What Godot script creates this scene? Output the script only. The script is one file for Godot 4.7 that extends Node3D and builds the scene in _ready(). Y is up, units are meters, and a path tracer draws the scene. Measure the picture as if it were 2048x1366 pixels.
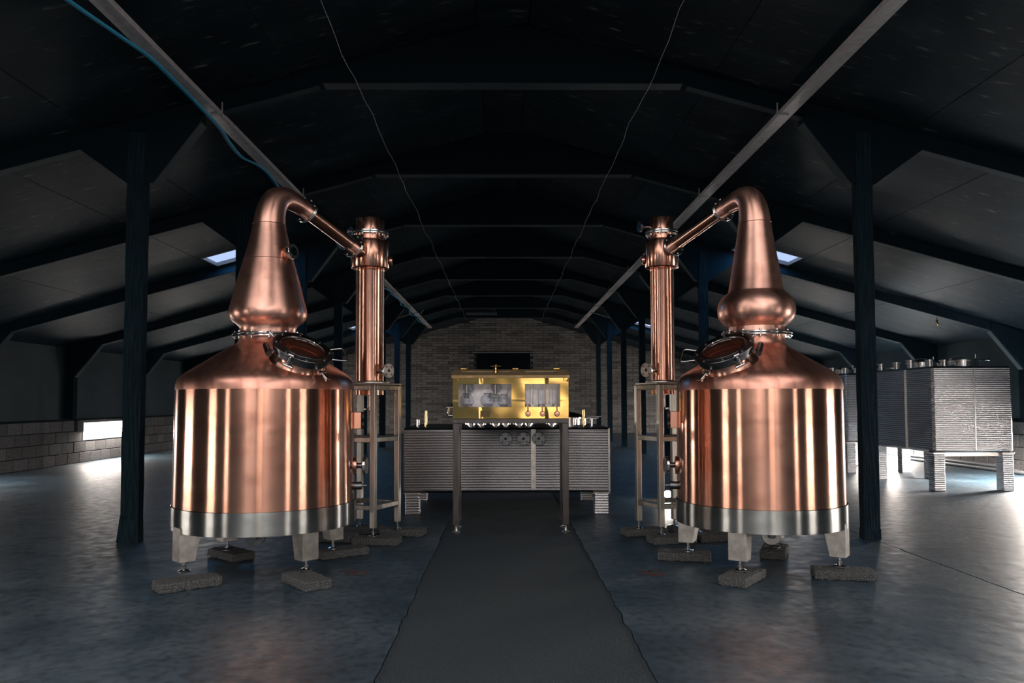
extends Node3D

# Distances are metres; every position is written as (x, height, depth), depth growing away from the camera.
const EYE := 1.32
const BAY := 3.02
const FRAME0 := 7.46
const WALL_X := 9.3
const END_Z := 32.0
const BACK_Z := -18.0

var M := {}
var names := {}
var rng := RandomNumberGenerator.new()


func V(x: float, y: float, d: float) -> Vector3:
	return Vector3(x, y, -d)


# ------------------------------------------------------------------ geometry collector
class Geo:
	var v := PackedVector3Array()
	var n := PackedVector3Array()
	var t := PackedVector2Array()
	var i := PackedInt32Array()

	func vert(p: Vector3, nn: Vector3, uv: Vector2) -> int:
		v.push_back(p)
		n.push_back(nn)
		t.push_back(uv)
		return v.size() - 1

	func tri(a: int, b: int, c: int) -> void:
		var f := (v[c] - v[a]).cross(v[b] - v[a])
		if f.dot(n[a] + n[b] + n[c]) >= 0.0:
			i.append_array([a, b, c])
		else:
			i.append_array([a, c, b])

	func face(pts: Array, nn: Vector3) -> void:
		# flat convex polygon, uv in metres
		var up := Vector3.UP if absf(nn.y) < 0.9 else Vector3.BACK
		var right := up.cross(nn).normalized()
		up = nn.cross(right).normalized()
		var first := v.size()
		for p in pts:
			vert(p, nn, Vector2(right.dot(p), -up.dot(p)))
		for k in range(1, pts.size() - 1):
			tri(first, first + k, first + k + 1)

	func box(c: Vector3, s: Vector3, b := 0.003, xf := Transform3D()) -> void:
		var h := s / 2.0
		b = minf(b, minf(h.x, minf(h.y, h.z)) * 0.9)
		var q := h - Vector3(b, b, b)
		for ax in 3:
			for sg in [-1.0, 1.0]:
				var a1 := (ax + 1) % 3
				var a2 := (ax + 2) % 3
				var pts := []
				for w in [[-1, -1], [1, -1], [1, 1], [-1, 1]]:
					var p := Vector3()
					p[ax] = sg * h[ax]
					p[a1] = w[0] * q[a1]
					p[a2] = w[1] * q[a2]
					pts.append(xf * (c + p))
				var nn := Vector3()
				nn[ax] = sg
				face(pts, (xf.basis * nn).normalized())
		if b <= 0.0:
			return
		for ax in 3:
			var a1 := (ax + 1) % 3
			var a2 := (ax + 2) % 3
			for s1 in [-1.0, 1.0]:
				for s2 in [-1.0, 1.0]:
					var pts := []
					for w in [[-1, 0], [1, 0], [1, 1], [-1, 1]]:
						var p := Vector3()
						p[ax] = w[0] * q[ax]
						p[a1] = s1 * (h[a1] if w[1] == 0 else q[a1])
						p[a2] = s2 * (q[a2] if w[1] == 0 else h[a2])
						pts.append(xf * (c + p))
					var nn := Vector3()
					nn[a1] = s1
					nn[a2] = s2
					face(pts, (xf.basis * nn).normalized())
		for s0 in [-1.0, 1.0]:
			for s1 in [-1.0, 1.0]:
				for s2 in [-1.0, 1.0]:
					var sg := Vector3(s0, s1, s2)
					face([xf * (c + sg * Vector3(h.x, q.y, q.z)), xf * (c + sg * Vector3(q.x, h.y, q.z)), xf * (c + sg * Vector3(q.x, q.y, h.z))], (xf.basis * sg).normalized())

	func lathe(prof: Array, segs := 48, xf := Transform3D(), crease := 38.0, from := 0.0, to := TAU) -> void:
		# profile of (radius, height), bottom outside to top
		var m := prof.size()
		var sn := []
		for k in m - 1:
			var d: Vector2 = prof[k + 1] - prof[k]
			sn.append(Vector2(d.y, -d.x).normalized())
		var len := 0.0
		var rows := []  # [r, y, normal, v]
		for k in m - 1:
			var n0: Vector2 = sn[k]
			var n1: Vector2 = sn[k]
			if k > 0 and absf(rad_to_deg(sn[k].angle_to(sn[k - 1]))) < crease:
				n0 = (sn[k] + sn[k - 1]).normalized()
			if k < m - 2 and absf(rad_to_deg(sn[k].angle_to(sn[k + 1]))) < crease:
				n1 = (sn[k] + sn[k + 1]).normalized()
			var l: float = (prof[k + 1] - prof[k]).length()
			rows.append([prof[k], n0, len])
			rows.append([prof[k + 1], n1, len + l])
			len += l
		for k in range(0, rows.size(), 2):
			var first := v.size()
			var rm := maxf(rows[k][0].x, rows[k + 1][0].x)
			for j in segs + 1:
				var a := from + (to - from) * j / segs
				var ca := cos(a)
				var sa := sin(a)
				for w in 2:
					var r: Array = rows[k + w]
					vert(xf * Vector3(r[0].x * ca, r[0].y, r[0].x * sa), (xf.basis * Vector3(r[1].x * ca, r[1].y, r[1].x * sa)).normalized(), Vector2(a * rm, r[2]))
			for j in segs:
				var a := first + j * 2
				if rows[k + 1][0].x > 1e-6:
					tri(a, a + 1, a + 3)
				if rows[k][0].x > 1e-6:
					tri(a, a + 3, a + 2)

	func tube(path: Array, radii: Array, segs := 20, caps := true) -> void:
		var m := path.size()
		var tan := []
		for k in m:
			var a: Vector3 = path[maxi(k - 1, 0)]
			var b: Vector3 = path[mini(k + 1, m - 1)]
			tan.append((b - a).normalized())
		var side: Vector3 = tan[0].cross(Vector3.UP if absf(tan[0].y) < 0.9 else Vector3.RIGHT).normalized()
		var first := v.size()
		var len := 0.0
		for k in m:
			if k > 0:
				len += (path[k] - path[k - 1]).length()
				side = (side - tan[k] * side.dot(tan[k])).normalized()
			var up: Vector3 = tan[k].cross(side).normalized()
			var r: float = radii[mini(k, radii.size() - 1)]
			for j in segs + 1:
				var a := TAU * j / segs
				var nn: Vector3 = side * cos(a) + up * sin(a)
				vert(path[k] + nn * r, nn, Vector2(a * r, len))
		for k in m - 1:
			for j in segs:
				var a := first + k * (segs + 1) + j
				tri(a, a + 1, a + segs + 2)
				tri(a, a + segs + 2, a + segs + 1)
		if caps:
			for e in [0, m - 1]:
				var nn: Vector3 = -tan[0] if e == 0 else tan[m - 1]
				var c0 := vert(path[e], nn, Vector2())
				var f0 := v.size()
				for j in segs + 1:
					var p := v[first + e * (segs + 1) + j]
					vert(p, nn, Vector2(p.x, p.y))
				for j in segs:
					tri(c0, f0 + j, f0 + j + 1)

	func prism(poly: Array, depth: float, xf := Transform3D()) -> void:
		# polygon in x, y extruded to both sides along z
		var pp := PackedVector2Array(poly)
		var area := 0.0
		for k in pp.size():
			area += pp[k].cross(pp[(k + 1) % pp.size()])
		var ts := Geometry2D.triangulate_polygon(pp)
		for s in [-1.0, 1.0]:
			var first := v.size()
			var nn := (xf.basis * Vector3(0, 0, s)).normalized()
			for p in pp:
				vert(xf * Vector3(p.x, p.y, s * depth / 2), nn, p)
			for k in range(0, ts.size(), 3):
				tri(first + ts[k], first + ts[k + 1], first + ts[k + 2])
		for k in pp.size():
			var a := pp[k]
			var b := pp[(k + 1) % pp.size()]
			var e := (b - a).normalized()
			var o := Vector3(e.y, -e.x, 0) * (1.0 if area > 0 else -1.0)
			face([xf * Vector3(a.x, a.y, -depth / 2), xf * Vector3(b.x, b.y, -depth / 2), xf * Vector3(b.x, b.y, depth / 2), xf * Vector3(a.x, a.y, depth / 2)], (xf.basis * o).normalized())

	func rough_box(c: Vector3, s: Vector3, cells: Vector3i, amp: float, noise: FastNoiseLite, seed_at: Vector3, round := 0.0) -> void:
		# a subdivided box whose skin is pushed by noise; normals from the faces
		var h := s / 2.0
		for ax in 3:
			var a1 := (ax + 1) % 3
			var a2 := (ax + 2) % 3
			for sg in [-1.0, 1.0]:
				var grid := []
				for p in cells[a1] + 1:
					var row := []
					for q in cells[a2] + 1:
						var o := Vector3()
						o[ax] = sg * h[ax]
						o[a1] = -h[a1] + s[a1] * p / cells[a1]
						o[a2] = -h[a2] + s[a2] * q / cells[a2]
						if round > 0.0:
							var inn := Vector3(clampf(o.x, -h.x + round, h.x - round), clampf(o.y, -h.y + round, h.y - round), clampf(o.z, -h.z + round, h.z - round))
							var out := o - inn
							if out.length() > round:
								o = inn + out.normalized() * round
						var w := o + seed_at
						o += o.normalized() * 0.0 + Vector3(noise.get_noise_3dv(w), noise.get_noise_3dv(w + Vector3(31, 7, 3)), noise.get_noise_3dv(w + Vector3(5, 57, 11))) * amp
						row.append(c + o)
					grid.append(row)
				for p in cells[a1]:
					for q in cells[a2]:
						var pts := [grid[p][q], grid[p + 1][q], grid[p + 1][q + 1], grid[p][q + 1]]
						var nn: Vector3 = (pts[2] - pts[0]).cross(pts[3] - pts[1]).normalized()
						var ref := Vector3()
						ref[ax] = sg
						if nn.dot(ref) < 0:
							nn = -nn
						face(pts, nn)

	func mesh() -> ArrayMesh:
		var a := []
		a.resize(Mesh.ARRAY_MAX)
		a[Mesh.ARRAY_VERTEX] = v
		a[Mesh.ARRAY_NORMAL] = n
		a[Mesh.ARRAY_TEX_UV] = t
		a[Mesh.ARRAY_INDEX] = i
		var m := ArrayMesh.new()
		m.add_surface_from_arrays(Mesh.PRIMITIVE_TRIANGLES, a)
		return m


# ------------------------------------------------------------------ naming and tagging
func numbered(called: String) -> String:
	var k: int = names.get(called, -1) + 1
	names[called] = k
	return called if k == 0 else "%s_%03d" % [called, k]


func tag(o: Node3D, label := "", category := "", group := "", kind := "") -> Node3D:
	if label:
		o.set_meta("label", label)
	if category:
		o.set_meta("category", category)
	if group:
		o.set_meta("group", group)
	if kind:
		o.set_meta("kind", kind)
	return o


func thing(called: String, at: Vector3, label: String, category: String, group := "", kind := "") -> Node3D:
	var o := Node3D.new()
	o.name = numbered(called)
	add_child(o)
	o.position = at
	tag(o, label, category, group, kind)
	return o


func part(parent: Node3D, called: String, g, m: Material, label := "") -> MeshInstance3D:
	var o := MeshInstance3D.new()
	o.mesh = g.mesh() if g is Geo else g
	o.material_override = m
	o.name = called if parent != self else numbered(called)
	if parent != self:
		var k := 0
		while parent.has_node(NodePath(o.name)):
			k += 1
			o.name = "%s_%03d" % [called, k]
	parent.add_child(o, true)
	if label:
		o.set_meta("label", label)
	return o


func copy(o: Node3D, base: String, at: Vector3, yaw: float, label: String) -> Node3D:
	var c: Node3D = o.duplicate()
	c.name = numbered(base)
	add_child(c)
	c.position = at
	c.rotation.y = yaw
	c.set_meta("label", label)
	return c


func along(at: Vector3, dir: Vector3) -> Transform3D:
	# local y axis runs along dir
	var y := dir.normalized()
	var x := (Vector3.UP if absf(y.y) < 0.95 else Vector3.BACK).cross(y).normalized()
	return Transform3D(Basis(x, y, x.cross(y)), at)


# ------------------------------------------------------------------ materials
func lin(r: float, g: float, b: float) -> Color:
	return Color(r, g, b).linear_to_srgb()


func noise_tex(freq: float, octaves: int, lo: Color, hi: Color, size := 512, sd := 1, kind := FastNoiseLite.TYPE_SIMPLEX_SMOOTH, mid = null, as_normal := 0.0) -> NoiseTexture2D:
	var f := FastNoiseLite.new()
	f.noise_type = kind
	f.frequency = freq
	f.seed = sd
	f.fractal_octaves = octaves
	var t := NoiseTexture2D.new()
	t.width = size
	t.height = size
	t.seamless = true
	t.noise = f
	if as_normal > 0.0:
		t.as_normal_map = true
		t.bump_strength = as_normal
	else:
		var r := Gradient.new()
		r.set_color(0, lo)
		r.set_color(1, hi)
		if mid != null:
			r.add_point(0.5, mid)
		t.color_ramp = r
	return t


func mat(called: String, c: Color, rough := 0.6, metal := 0.0) -> StandardMaterial3D:
	var m := StandardMaterial3D.new()
	m.resource_name = called
	m.albedo_color = c
	m.roughness = rough
	m.metallic = metal
	M[called] = m
	return m


func metal(called: String, c: Color, rough: float, aniso: float, patina: Texture2D, scale: Vector3) -> StandardMaterial3D:
	var m := mat(called, c, rough, 1.0)
	m.metallic_specular = 0.5
	if aniso != 0.0:
		m.anisotropy_enabled = true
		m.anisotropy = aniso
	if patina:
		m.albedo_texture = patina
		m.uv1_scale = scale
	return m


func tri_world(m: StandardMaterial3D, s: float) -> void:
	m.uv1_triplanar = true
	m.uv1_world_triplanar = true
	m.uv1_scale = Vector3(s, s, s)


func engine_turned() -> Texture2D:
	# rows of overlapping ground scales, as a normal map: four rows of eight scales
	var px := 256
	var im := Image.create(px, px, false, Image.FORMAT_RGBAF)
	for y in px:
		for x in px:
			var row := int(y / 64.0)
			var v := fmod(y, 64.0) / 64.0
			var u := fmod(x + (16.0 if row % 2 else 0.0) + 10.0 * sin(v * PI), 32.0) / 32.0
			var h := 0.55 * (1.0 - pow(absf(2.0 * v - 1.0), 3.0)) + 0.30 * u * (0.4 + 0.6 * sin(v * PI)) + 0.05 * sin(v * 40.0 + u * 9.0)
			im.set_pixel(x, y, Color(h, h, h))
	im.convert(Image.FORMAT_RGBA8)
	im.bump_map_to_normal_map(7.0)
	return ImageTexture.create_from_image(im)


func make_materials() -> void:
	# copper: patina mottling, wide soft brushing
	var patina := noise_tex(0.006, 5, Color(0.84, 0.80, 0.79), Color(1.0, 1.0, 1.0), 512, 5, FastNoiseLite.TYPE_SIMPLEX_SMOOTH, Color(0.97, 0.95, 0.94))
	var rub := noise_tex(0.01, 4, Color(0.82, 0.82, 0.82), Color(1, 1, 1), 512, 9)
	var cop := metal("copper", lin(0.88, 0.48, 0.35), 0.195, -0.95, patina, Vector3(0.6, 1.1, 1))
	cop.roughness_texture = rub
	var cc := metal("copper_cone", lin(0.84, 0.45, 0.35), 0.38, -0.5, patina, Vector3(3.0, 0.35, 1))
	cc.roughness_texture = rub
	var ch := metal("copper_head", lin(0.94, 0.56, 0.45), 0.36, -0.6, patina, Vector3(1.5, 1.1, 1))
	ch.roughness_texture = rub
	var cb := metal("copper_bright", lin(0.86, 0.48, 0.36), 0.22, -0.80, patina, Vector3(2.5, 0.6, 1))
	cb.roughness_texture = rub
	metal("copper_plain", lin(0.78, 0.40, 0.29), 0.25, 0.0, null, Vector3.ONE)
	# steels
	var st := noise_tex(0.008, 4, Color(0.82, 0.82, 0.80), Color(1, 1, 1), 512, 21)
	metal("steel_band", lin(0.56, 0.57, 0.56), 0.21, -0.95, st, Vector3(0.8, 1.5, 1))
	metal("steel_dull", lin(0.72, 0.69, 0.66), 0.33, 0.0, st, Vector3(3.0, 3.0, 1))
	metal("steel_tube", lin(0.50, 0.47, 0.43), 0.34, 0.0, st, Vector3(4.0, 0.6, 1))
	metal("steel_table", lin(0.13, 0.12, 0.12), 0.30, 0.0, st, Vector3(4.0, 0.6, 1))
	metal("chrome", lin(0.66, 0.66, 0.66), 0.16, 0.0, null, Vector3.ONE)
	metal("dark_steel", lin(0.20, 0.21, 0.23), 0.28, 0.0, st, Vector3(2, 2, 1))
	metal("steel_inside", lin(0.90, 0.86, 0.90), 0.36, 0.0, st, Vector3(3, 3, 1))
	var et := metal("steel_turned", lin(0.52, 0.52, 0.53), 0.22, 0.0, null, Vector3.ONE * 8.2)
	et.uv1_scale = Vector3.ONE * 8.2
	et.normal_enabled = true
	et.normal_texture = engine_turned()
	et.normal_scale = 1.0
	var ed := et.duplicate()
	ed.albedo_color = lin(0.27, 0.27, 0.28)
	ed.roughness = 0.26
	M["steel_turned_dark"] = ed
	# brass
	metal("brass", lin(0.88, 0.60, 0.22), 0.10, 0.0, noise_tex(0.008, 3, Color(0.9, 0.88, 0.84), Color(1, 1, 1), 256, 4), Vector3(1.5, 2.5, 1))
	M.brass.normal_enabled = true
	M.brass.normal_texture = noise_tex(0.004, 2, Color.BLACK, Color.WHITE, 256, 6, FastNoiseLite.TYPE_SIMPLEX_SMOOTH, null, 6.0)
	M.brass.normal_scale = 0.25
	metal("brass_roof", lin(0.86, 0.64, 0.36), 0.7, 0.0, st, Vector3(2, 2, 1))
	metal("brass_dark", lin(0.10, 0.075, 0.04), 0.35, 0.0, null, Vector3.ONE)
	# floor concrete
	var fl := mat("concrete_floor", Color.WHITE, 1.0)
	fl.albedo_texture = noise_tex(0.004, 6, lin(0.018, 0.042, 0.060), lin(0.082, 0.118, 0.143), 1024, 31, FastNoiseLite.TYPE_SIMPLEX_SMOOTH, lin(0.039, 0.070, 0.096))
	fl.roughness_texture = noise_tex(0.03, 5, Color(0.36, 0.36, 0.36), Color(0.58, 0.58, 0.58), 1024, 32)
	fl.normal_enabled = true
	fl.normal_texture = noise_tex(0.012, 5, Color.BLACK, Color.WHITE, 1024, 33, FastNoiseLite.TYPE_SIMPLEX_SMOOTH, null, 5.0)
	fl.normal_scale = 0.16
	fl.detail_enabled = true
	fl.detail_blend_mode = BaseMaterial3D.BLEND_MODE_MUL
	fl.detail_albedo = noise_tex(0.05, 5, Color(0.62, 0.62, 0.62), Color(1, 1, 1), 1024, 34, FastNoiseLite.TYPE_SIMPLEX_SMOOTH, Color(0.93, 0.93, 0.93))
	tri_world(fl, 0.22)
	fl.uv2_triplanar = true
	fl.uv2_world_triplanar = true
	fl.uv2_scale = Vector3(0.6, 0.6, 0.6)
	var pa := mat("path_asphalt", Color.WHITE, 0.72)
	pa.albedo_texture = noise_tex(0.12, 4, lin(0.005, 0.012, 0.017), lin(0.055, 0.085, 0.10), 1024, 41, FastNoiseLite.TYPE_SIMPLEX_SMOOTH, lin(0.012, 0.025, 0.034))
	pa.normal_enabled = true
	pa.normal_texture = noise_tex(0.11, 4, Color.BLACK, Color.WHITE, 1024, 42, FastNoiseLite.TYPE_SIMPLEX_SMOOTH, null, 8.0)
	pa.normal_scale = 1.0
	tri_world(pa, 0.7)
	mat("gap_dark", lin(0.012, 0.015, 0.018), 0.9)
	# concrete blocks under the feet
	var bl := mat("block_rough", Color.WHITE, 0.9)
	bl.albedo_texture = noise_tex(0.06, 5, lin(0.018, 0.021, 0.022), lin(0.26, 0.262, 0.26), 512, 51, FastNoiseLite.TYPE_SIMPLEX_SMOOTH, lin(0.085, 0.089, 0.090))
	bl.heightmap_enabled = true
	bl.heightmap_texture = noise_tex(0.09, 4, Color.BLACK, Color.WHITE, 512, 52)
	bl.heightmap_scale = 1.2
	tri_world(bl, 2.2)
	# block wall and brick end wall
	for k in 3:
		var wb := mat("wall_block_%d" % k, Color.WHITE, 0.92)
		var s: float = [0.44, 0.52, 0.60][k]
		wb.albedo_texture = noise_tex(0.05, 5, lin(0.13 * s, 0.125 * s, 0.12 * s), lin(0.34 * s, 0.32 * s, 0.31 * s), 256, 60 + k)
		tri_world(wb, 1.3)
	for k in 3:
		var wb := mat("wall_brick_%d" % k, Color.WHITE, 0.92)
		var s: float = [0.36, 0.52, 0.66][k]
		wb.albedo_texture = noise_tex(0.04, 4, lin(0.16 * s, 0.155 * s, 0.148 * s), lin(0.30 * s, 0.285 * s, 0.272 * s), 256, 70 + k)
		tri_world(wb, 1.0)
	mat("mortar", lin(0.11, 0.10, 0.098), 0.95)
	# dark paint with chalky scuffs where it has flaked
	var scuffs := noise_tex(0.022, 6, Color.BLACK, lin(0.30, 0.30, 0.29), 1024, 88)
	scuffs.color_ramp.add_point(0.67, Color.BLACK)
	scuffs.color_ramp.add_point(0.73, lin(0.012, 0.013, 0.013))
	scuffs.color_ramp.add_point(0.83, lin(0.09, 0.08, 0.078))
	for k in 3:
		var ce := mat("ceiling_paint_%d" % k, Color.WHITE, 0.5)
		var s: float = [0.50, 0.58, 0.66][k]
		ce.metallic_specular = 0.3
		ce.albedo_texture = noise_tex(0.006, 6, lin(0.003 * s, 0.015 * s, 0.022 * s), lin(0.046 * s, 0.060 * s, 0.070 * s), 512, 80 + k, FastNoiseLite.TYPE_SIMPLEX_SMOOTH, lin(0.008 * s, 0.023 * s, 0.033 * s))
		ce.detail_enabled = true
		ce.detail_blend_mode = BaseMaterial3D.BLEND_MODE_ADD
		ce.detail_albedo = scuffs
		ce.uv2_triplanar = true
		ce.uv2_world_triplanar = true
		ce.uv2_scale = Vector3(0.11, 0.11, 0.15)
		ce.uv1_triplanar = true
		ce.uv1_world_triplanar = true
		ce.uv1_scale = Vector3(0.12, 0.5, 0.5)
	var cl := mat("cladding_paint", Color.WHITE, 0.6)
	cl.albedo_texture = noise_tex(0.006, 5, lin(0.012, 0.026, 0.033), lin(0.030, 0.048, 0.056), 512, 85)
	tri_world(cl, 0.3)
	var ti := mat("timber_dark", Color.WHITE, 0.75)
	ti.albedo_texture = noise_tex(0.02, 5, lin(0.003, 0.010, 0.015), lin(0.014, 0.031, 0.042), 512, 90, FastNoiseLite.TYPE_SIMPLEX_SMOOTH, lin(0.006, 0.017, 0.025))
	ti.normal_enabled = true
	ti.normal_texture = noise_tex(0.02, 5, Color.BLACK, Color.WHITE, 512, 91, FastNoiseLite.TYPE_SIMPLEX_SMOOTH, null, 14.0)
	ti.uv1_scale = Vector3(4.5, 0.22, 1)
	mat("frame_paint", lin(0.004, 0.011, 0.016), 0.6)
	M.frame_paint.metallic_specular = 0.2
	ti.metallic_specular = 0.2
	mat("frame_edge", lin(0.012, 0.024, 0.030), 0.6)
	# galvanised tray, cables, small things
	var ga := mat("galvanised", Color.WHITE, 0.5, 0.35)
	ga.albedo_texture = noise_tex(0.05, 3, lin(0.45, 0.42, 0.41), lin(0.66, 0.62, 0.61), 256, 95, FastNoiseLite.TYPE_CELLULAR)
	tri_world(ga, 1.0)
	mat("cable_blue", lin(0.02, 0.32, 0.52), 0.5)
	mat("cable_grey", lin(0.22, 0.22, 0.22), 0.6)
	mat("wire_pale", lin(0.40, 0.40, 0.40), 0.5, 0.3)
	mat("rubber", lin(0.015, 0.015, 0.016), 0.5)
	mat("red_paint", lin(0.085, 0.022, 0.018), 0.9)
	mat("pipe_grey", lin(0.16, 0.17, 0.18), 0.5, 0.3)
	mat("window_frame", lin(0.30, 0.31, 0.33), 0.6)
	mat("dark_glass", lin(0.003, 0.006, 0.008), 0.15).metallic_specular = 0.06
	var gl := mat("glass", Color(0.95, 0.96, 1.0, 0.07), 0.02)
	gl.transparency = BaseMaterial3D.TRANSPARENCY_ALPHA
	gl.cull_mode = BaseMaterial3D.CULL_DISABLED
	gl.metallic_specular = 0.3
	var lg := mat("lid_glass", Color(0.30, 0.16, 0.12, 0.45), 0.04)
	lg.transparency = BaseMaterial3D.TRANSPARENCY_ALPHA
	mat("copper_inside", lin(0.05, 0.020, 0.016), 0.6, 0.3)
	var bg := mat("bowl_glass", Color(0.97, 0.98, 1.0, 0.0), 0.02)
	bg.refraction_enabled = true
	bg.refraction_scale = 0.05


func glow(called: String, c: Color, e: float) -> StandardMaterial3D:
	var m := mat(called, Color(0.8, 0.8, 0.8), 0.4)
	m.emission_enabled = true
	m.emission = c
	m.emission_energy_multiplier = e
	return m


func area(called: String, at: Vector3, facing: Vector3, size: Vector2, c: Color, e: float) -> void:
	var l := AreaLight3D.new()
	l.name = called
	add_child(l, true)
	l.area_size = size
	l.light_color = c
	l.light_energy = e
	l.area_range = 60.0
	l.area_attenuation = 2.0
	l.shadow_enabled = true
	var z := -facing.normalized()
	var x := (Vector3.UP if absf(z.y) < 0.95 else Vector3.BACK).cross(z).normalized()
	l.transform = Transform3D(Basis(x, z.cross(x), z), at)


# ------------------------------------------------------------------ LOOK: camera, sky, lights, exposure
const WIN_GLOW := 3.0
const SKY_GLOW := 0.4
const SKY_E := [28.0, 28.0, 19.0, 12.0, 8.5, 5.8]
const SIDE_WINDOWS := [-6.0, 0.05, 6.05, 12.1, 18.2, 24.3, 29.6]
const LEFT_E := [18.0, 18.0, 16.0, 17.0, 14.0, 24.0, 22.0]
const RIGHT_E := [18.0, 18.0, 38.0, 175.0, 135.0, 36.0, 24.0]
const ROOF_WINDOWS := [-15.8, -12.2, -8.6, -5.0, -1.4, 2.2]


func make_look() -> void:
	var cam := Camera3D.new()
	cam.name = "camera"
	var f := 1546.85
	cam.projection = Camera3D.PROJECTION_FRUSTUM
	cam.near = 0.1
	cam.far = 100.0
	cam.size = 1366.0 / f * cam.near
	cam.frustum_offset = Vector2(0, 47.4 / f * cam.near)
	var r0 := Vector3(0.99994336, -0.00279696, 0.01026935)
	var r1 := Vector3(0.00231539, 0.9989105, 0.04660955)
	var r2 := Vector3(0.01038852, 0.04658314, -0.9988604)
	add_child(cam)
	cam.transform = Transform3D(Basis(r0, r1, -r2).orthonormalized(), V(0, EYE, 0))
	cam.make_current()
	var e := Environment.new()
	var sk := Sky.new()
	var pm := ProceduralSkyMaterial.new()
	pm.sky_top_color = Color(0.45, 0.6, 0.85)
	pm.sky_horizon_color = Color(0.8, 0.86, 0.95)
	pm.ground_bottom_color = Color(0.2, 0.22, 0.22)
	pm.ground_horizon_color = Color(0.5, 0.55, 0.58)
	sk.sky_material = pm
	e.sky = sk
	e.background_mode = Environment.BG_SKY
	e.tonemap_mode = Environment.TONE_MAPPER_LINEAR
	e.tonemap_exposure = 1.0
	e.sdfgi_enabled = true
	e.ssao_enabled = true
	e.ssil_enabled = true
	var we := WorldEnvironment.new()
	we.name = "world_environment"
	we.environment = e
	add_child(we)
	# daylight in the low side windows, the gable windows behind the camera and the roof lights
	var warm := Color(1.0, 0.955, 0.92)
	area("back_door_light", V(1.65, 1.10, BACK_Z + 0.06), V(0, 0, 1), Vector2(2.6, 2.1), Color(1.0, 0.90, 0.76), 2.6)
	for s in [-1, 1]:
		for k in SIDE_WINDOWS.size():
			area("window_light", V(s * (WALL_X - 0.02), 0.69, SIDE_WINDOWS[k]), Vector3(-s, -0.9 if k > 4 else (-5.0 if s > 0 and k > 2 else -2.6), 0), Vector2(1.9, 0.36), warm, RIGHT_E[k] if s > 0 else LEFT_E[k])
		for k in ROOF_WINDOWS.size():
			area("roof_window_light", V(s * 2.8, roof_y(2.8) - 0.06, ROOF_WINDOWS[k]), Vector3(-s * 0.2745, -1, 0), Vector2(4.3, 3.0), Color(1.0, 0.965, 0.95), SKY_E[k])
		for z in [13.05, 25.1]:
			area("roof_window_light", V(s * 4.5, roof_y(4.5) - 0.05, z), Vector3(-s * 0.2745, -1, 0), Vector2(0.9, 0.6), Color(0.34, 0.72, 1.0), 1.8)


func roof_y(x: float) -> float:
	return 4.41 - 0.2745 * (maxf(absf(x), 0.25) - 1.75) + 0.16


# ------------------------------------------------------------------ building shell
func jag(x: float, sd: int) -> Array:
	var f := FastNoiseLite.new()
	f.seed = sd
	f.frequency = 1.6
	f.fractal_octaves = 4
	var out := []
	var z := BACK_Z
	while z < END_Z:
		out.append(Vector2(x + f.get_noise_1d(z * 3.0) * 0.016 + f.get_noise_1d(z * 0.4) * 0.008, z))
		z += 0.06 if z > 2.5 and z < 10.0 else 0.4
	out.append(Vector2(x, END_Z))
	return out


func slab(g: Geo, left: Array, right: Array, top: float, thick: float) -> void:
	for e in [left, right]:
		var o := Vector3.LEFT if e == left else Vector3.RIGHT
		for k in e.size() - 1:
			g.face([V(e[k].x, top, e[k].y), V(e[k + 1].x, top, e[k + 1].y), V(e[k + 1].x, top - thick, e[k + 1].y), V(e[k].x, top - thick, e[k].y)], o)
	# the top: zip the two edges
	var a := 0
	var b := 0
	while a < left.size() - 1 or b < right.size() - 1:
		if b >= right.size() - 1 or (a < left.size() - 1 and left[a + 1].y <= right[b + 1].y):
			g.face([V(left[a].x, top, left[a].y), V(left[a + 1].x, top, left[a + 1].y), V(right[b].x, top, right[b].y)], Vector3.UP)
			a += 1
		else:
			g.face([V(left[a].x, top, left[a].y), V(right[b + 1].x, top, right[b + 1].y), V(right[b].x, top, right[b].y)], Vector3.UP)
			b += 1


func make_floor() -> void:
	var fl := thing("floor", Vector3.ZERO, "worn grey concrete floor with a dark asphalt strip down the middle", "floor", "", "structure")
	var g := Geo.new()
	g.box(V(0, -0.2, (BACK_Z + END_Z) / 2), Vector3(19.4, 0.2, END_Z - BACK_Z + 0.8), 0.0)
	part(fl, "sub_base", g, M.gap_dark)
	var le := jag(-0.618, 3)
	var re := jag(0.722, 4)
	var crack := jag(3.505, 5)
	var cr2 := []
	for p in crack:
		cr2.append(p + Vector2(0.014, 0))
	g = Geo.new()
	slab(g, [Vector2(-WALL_X - 0.2, BACK_Z), Vector2(-WALL_X - 0.2, END_Z)], le, 0.0, 0.1)
	part(fl, "concrete_slab", g, M.concrete_floor)
	g = Geo.new()
	slab(g, re, crack, 0.0, 0.1)
	part(fl, "concrete_slab", g, M.concrete_floor)
	g = Geo.new()
	slab(g, cr2, [Vector2(WALL_X + 0.2, BACK_Z), Vector2(WALL_X + 0.2, END_Z)], 0.0, 0.1)
	part(fl, "concrete_slab", g, M.concrete_floor)
	g = Geo.new()
	var l2 := []
	var r2 := []
	for p in le:
		l2.append(p + Vector2(0.006, 0))
	for p in re:
		r2.append(p - Vector2(0.006, 0))
	slab(g, l2, r2, -0.003, 0.09)
	part(fl, "path_strip", g, M.path_asphalt, "dark asphalt strip set between the concrete slabs")


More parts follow.
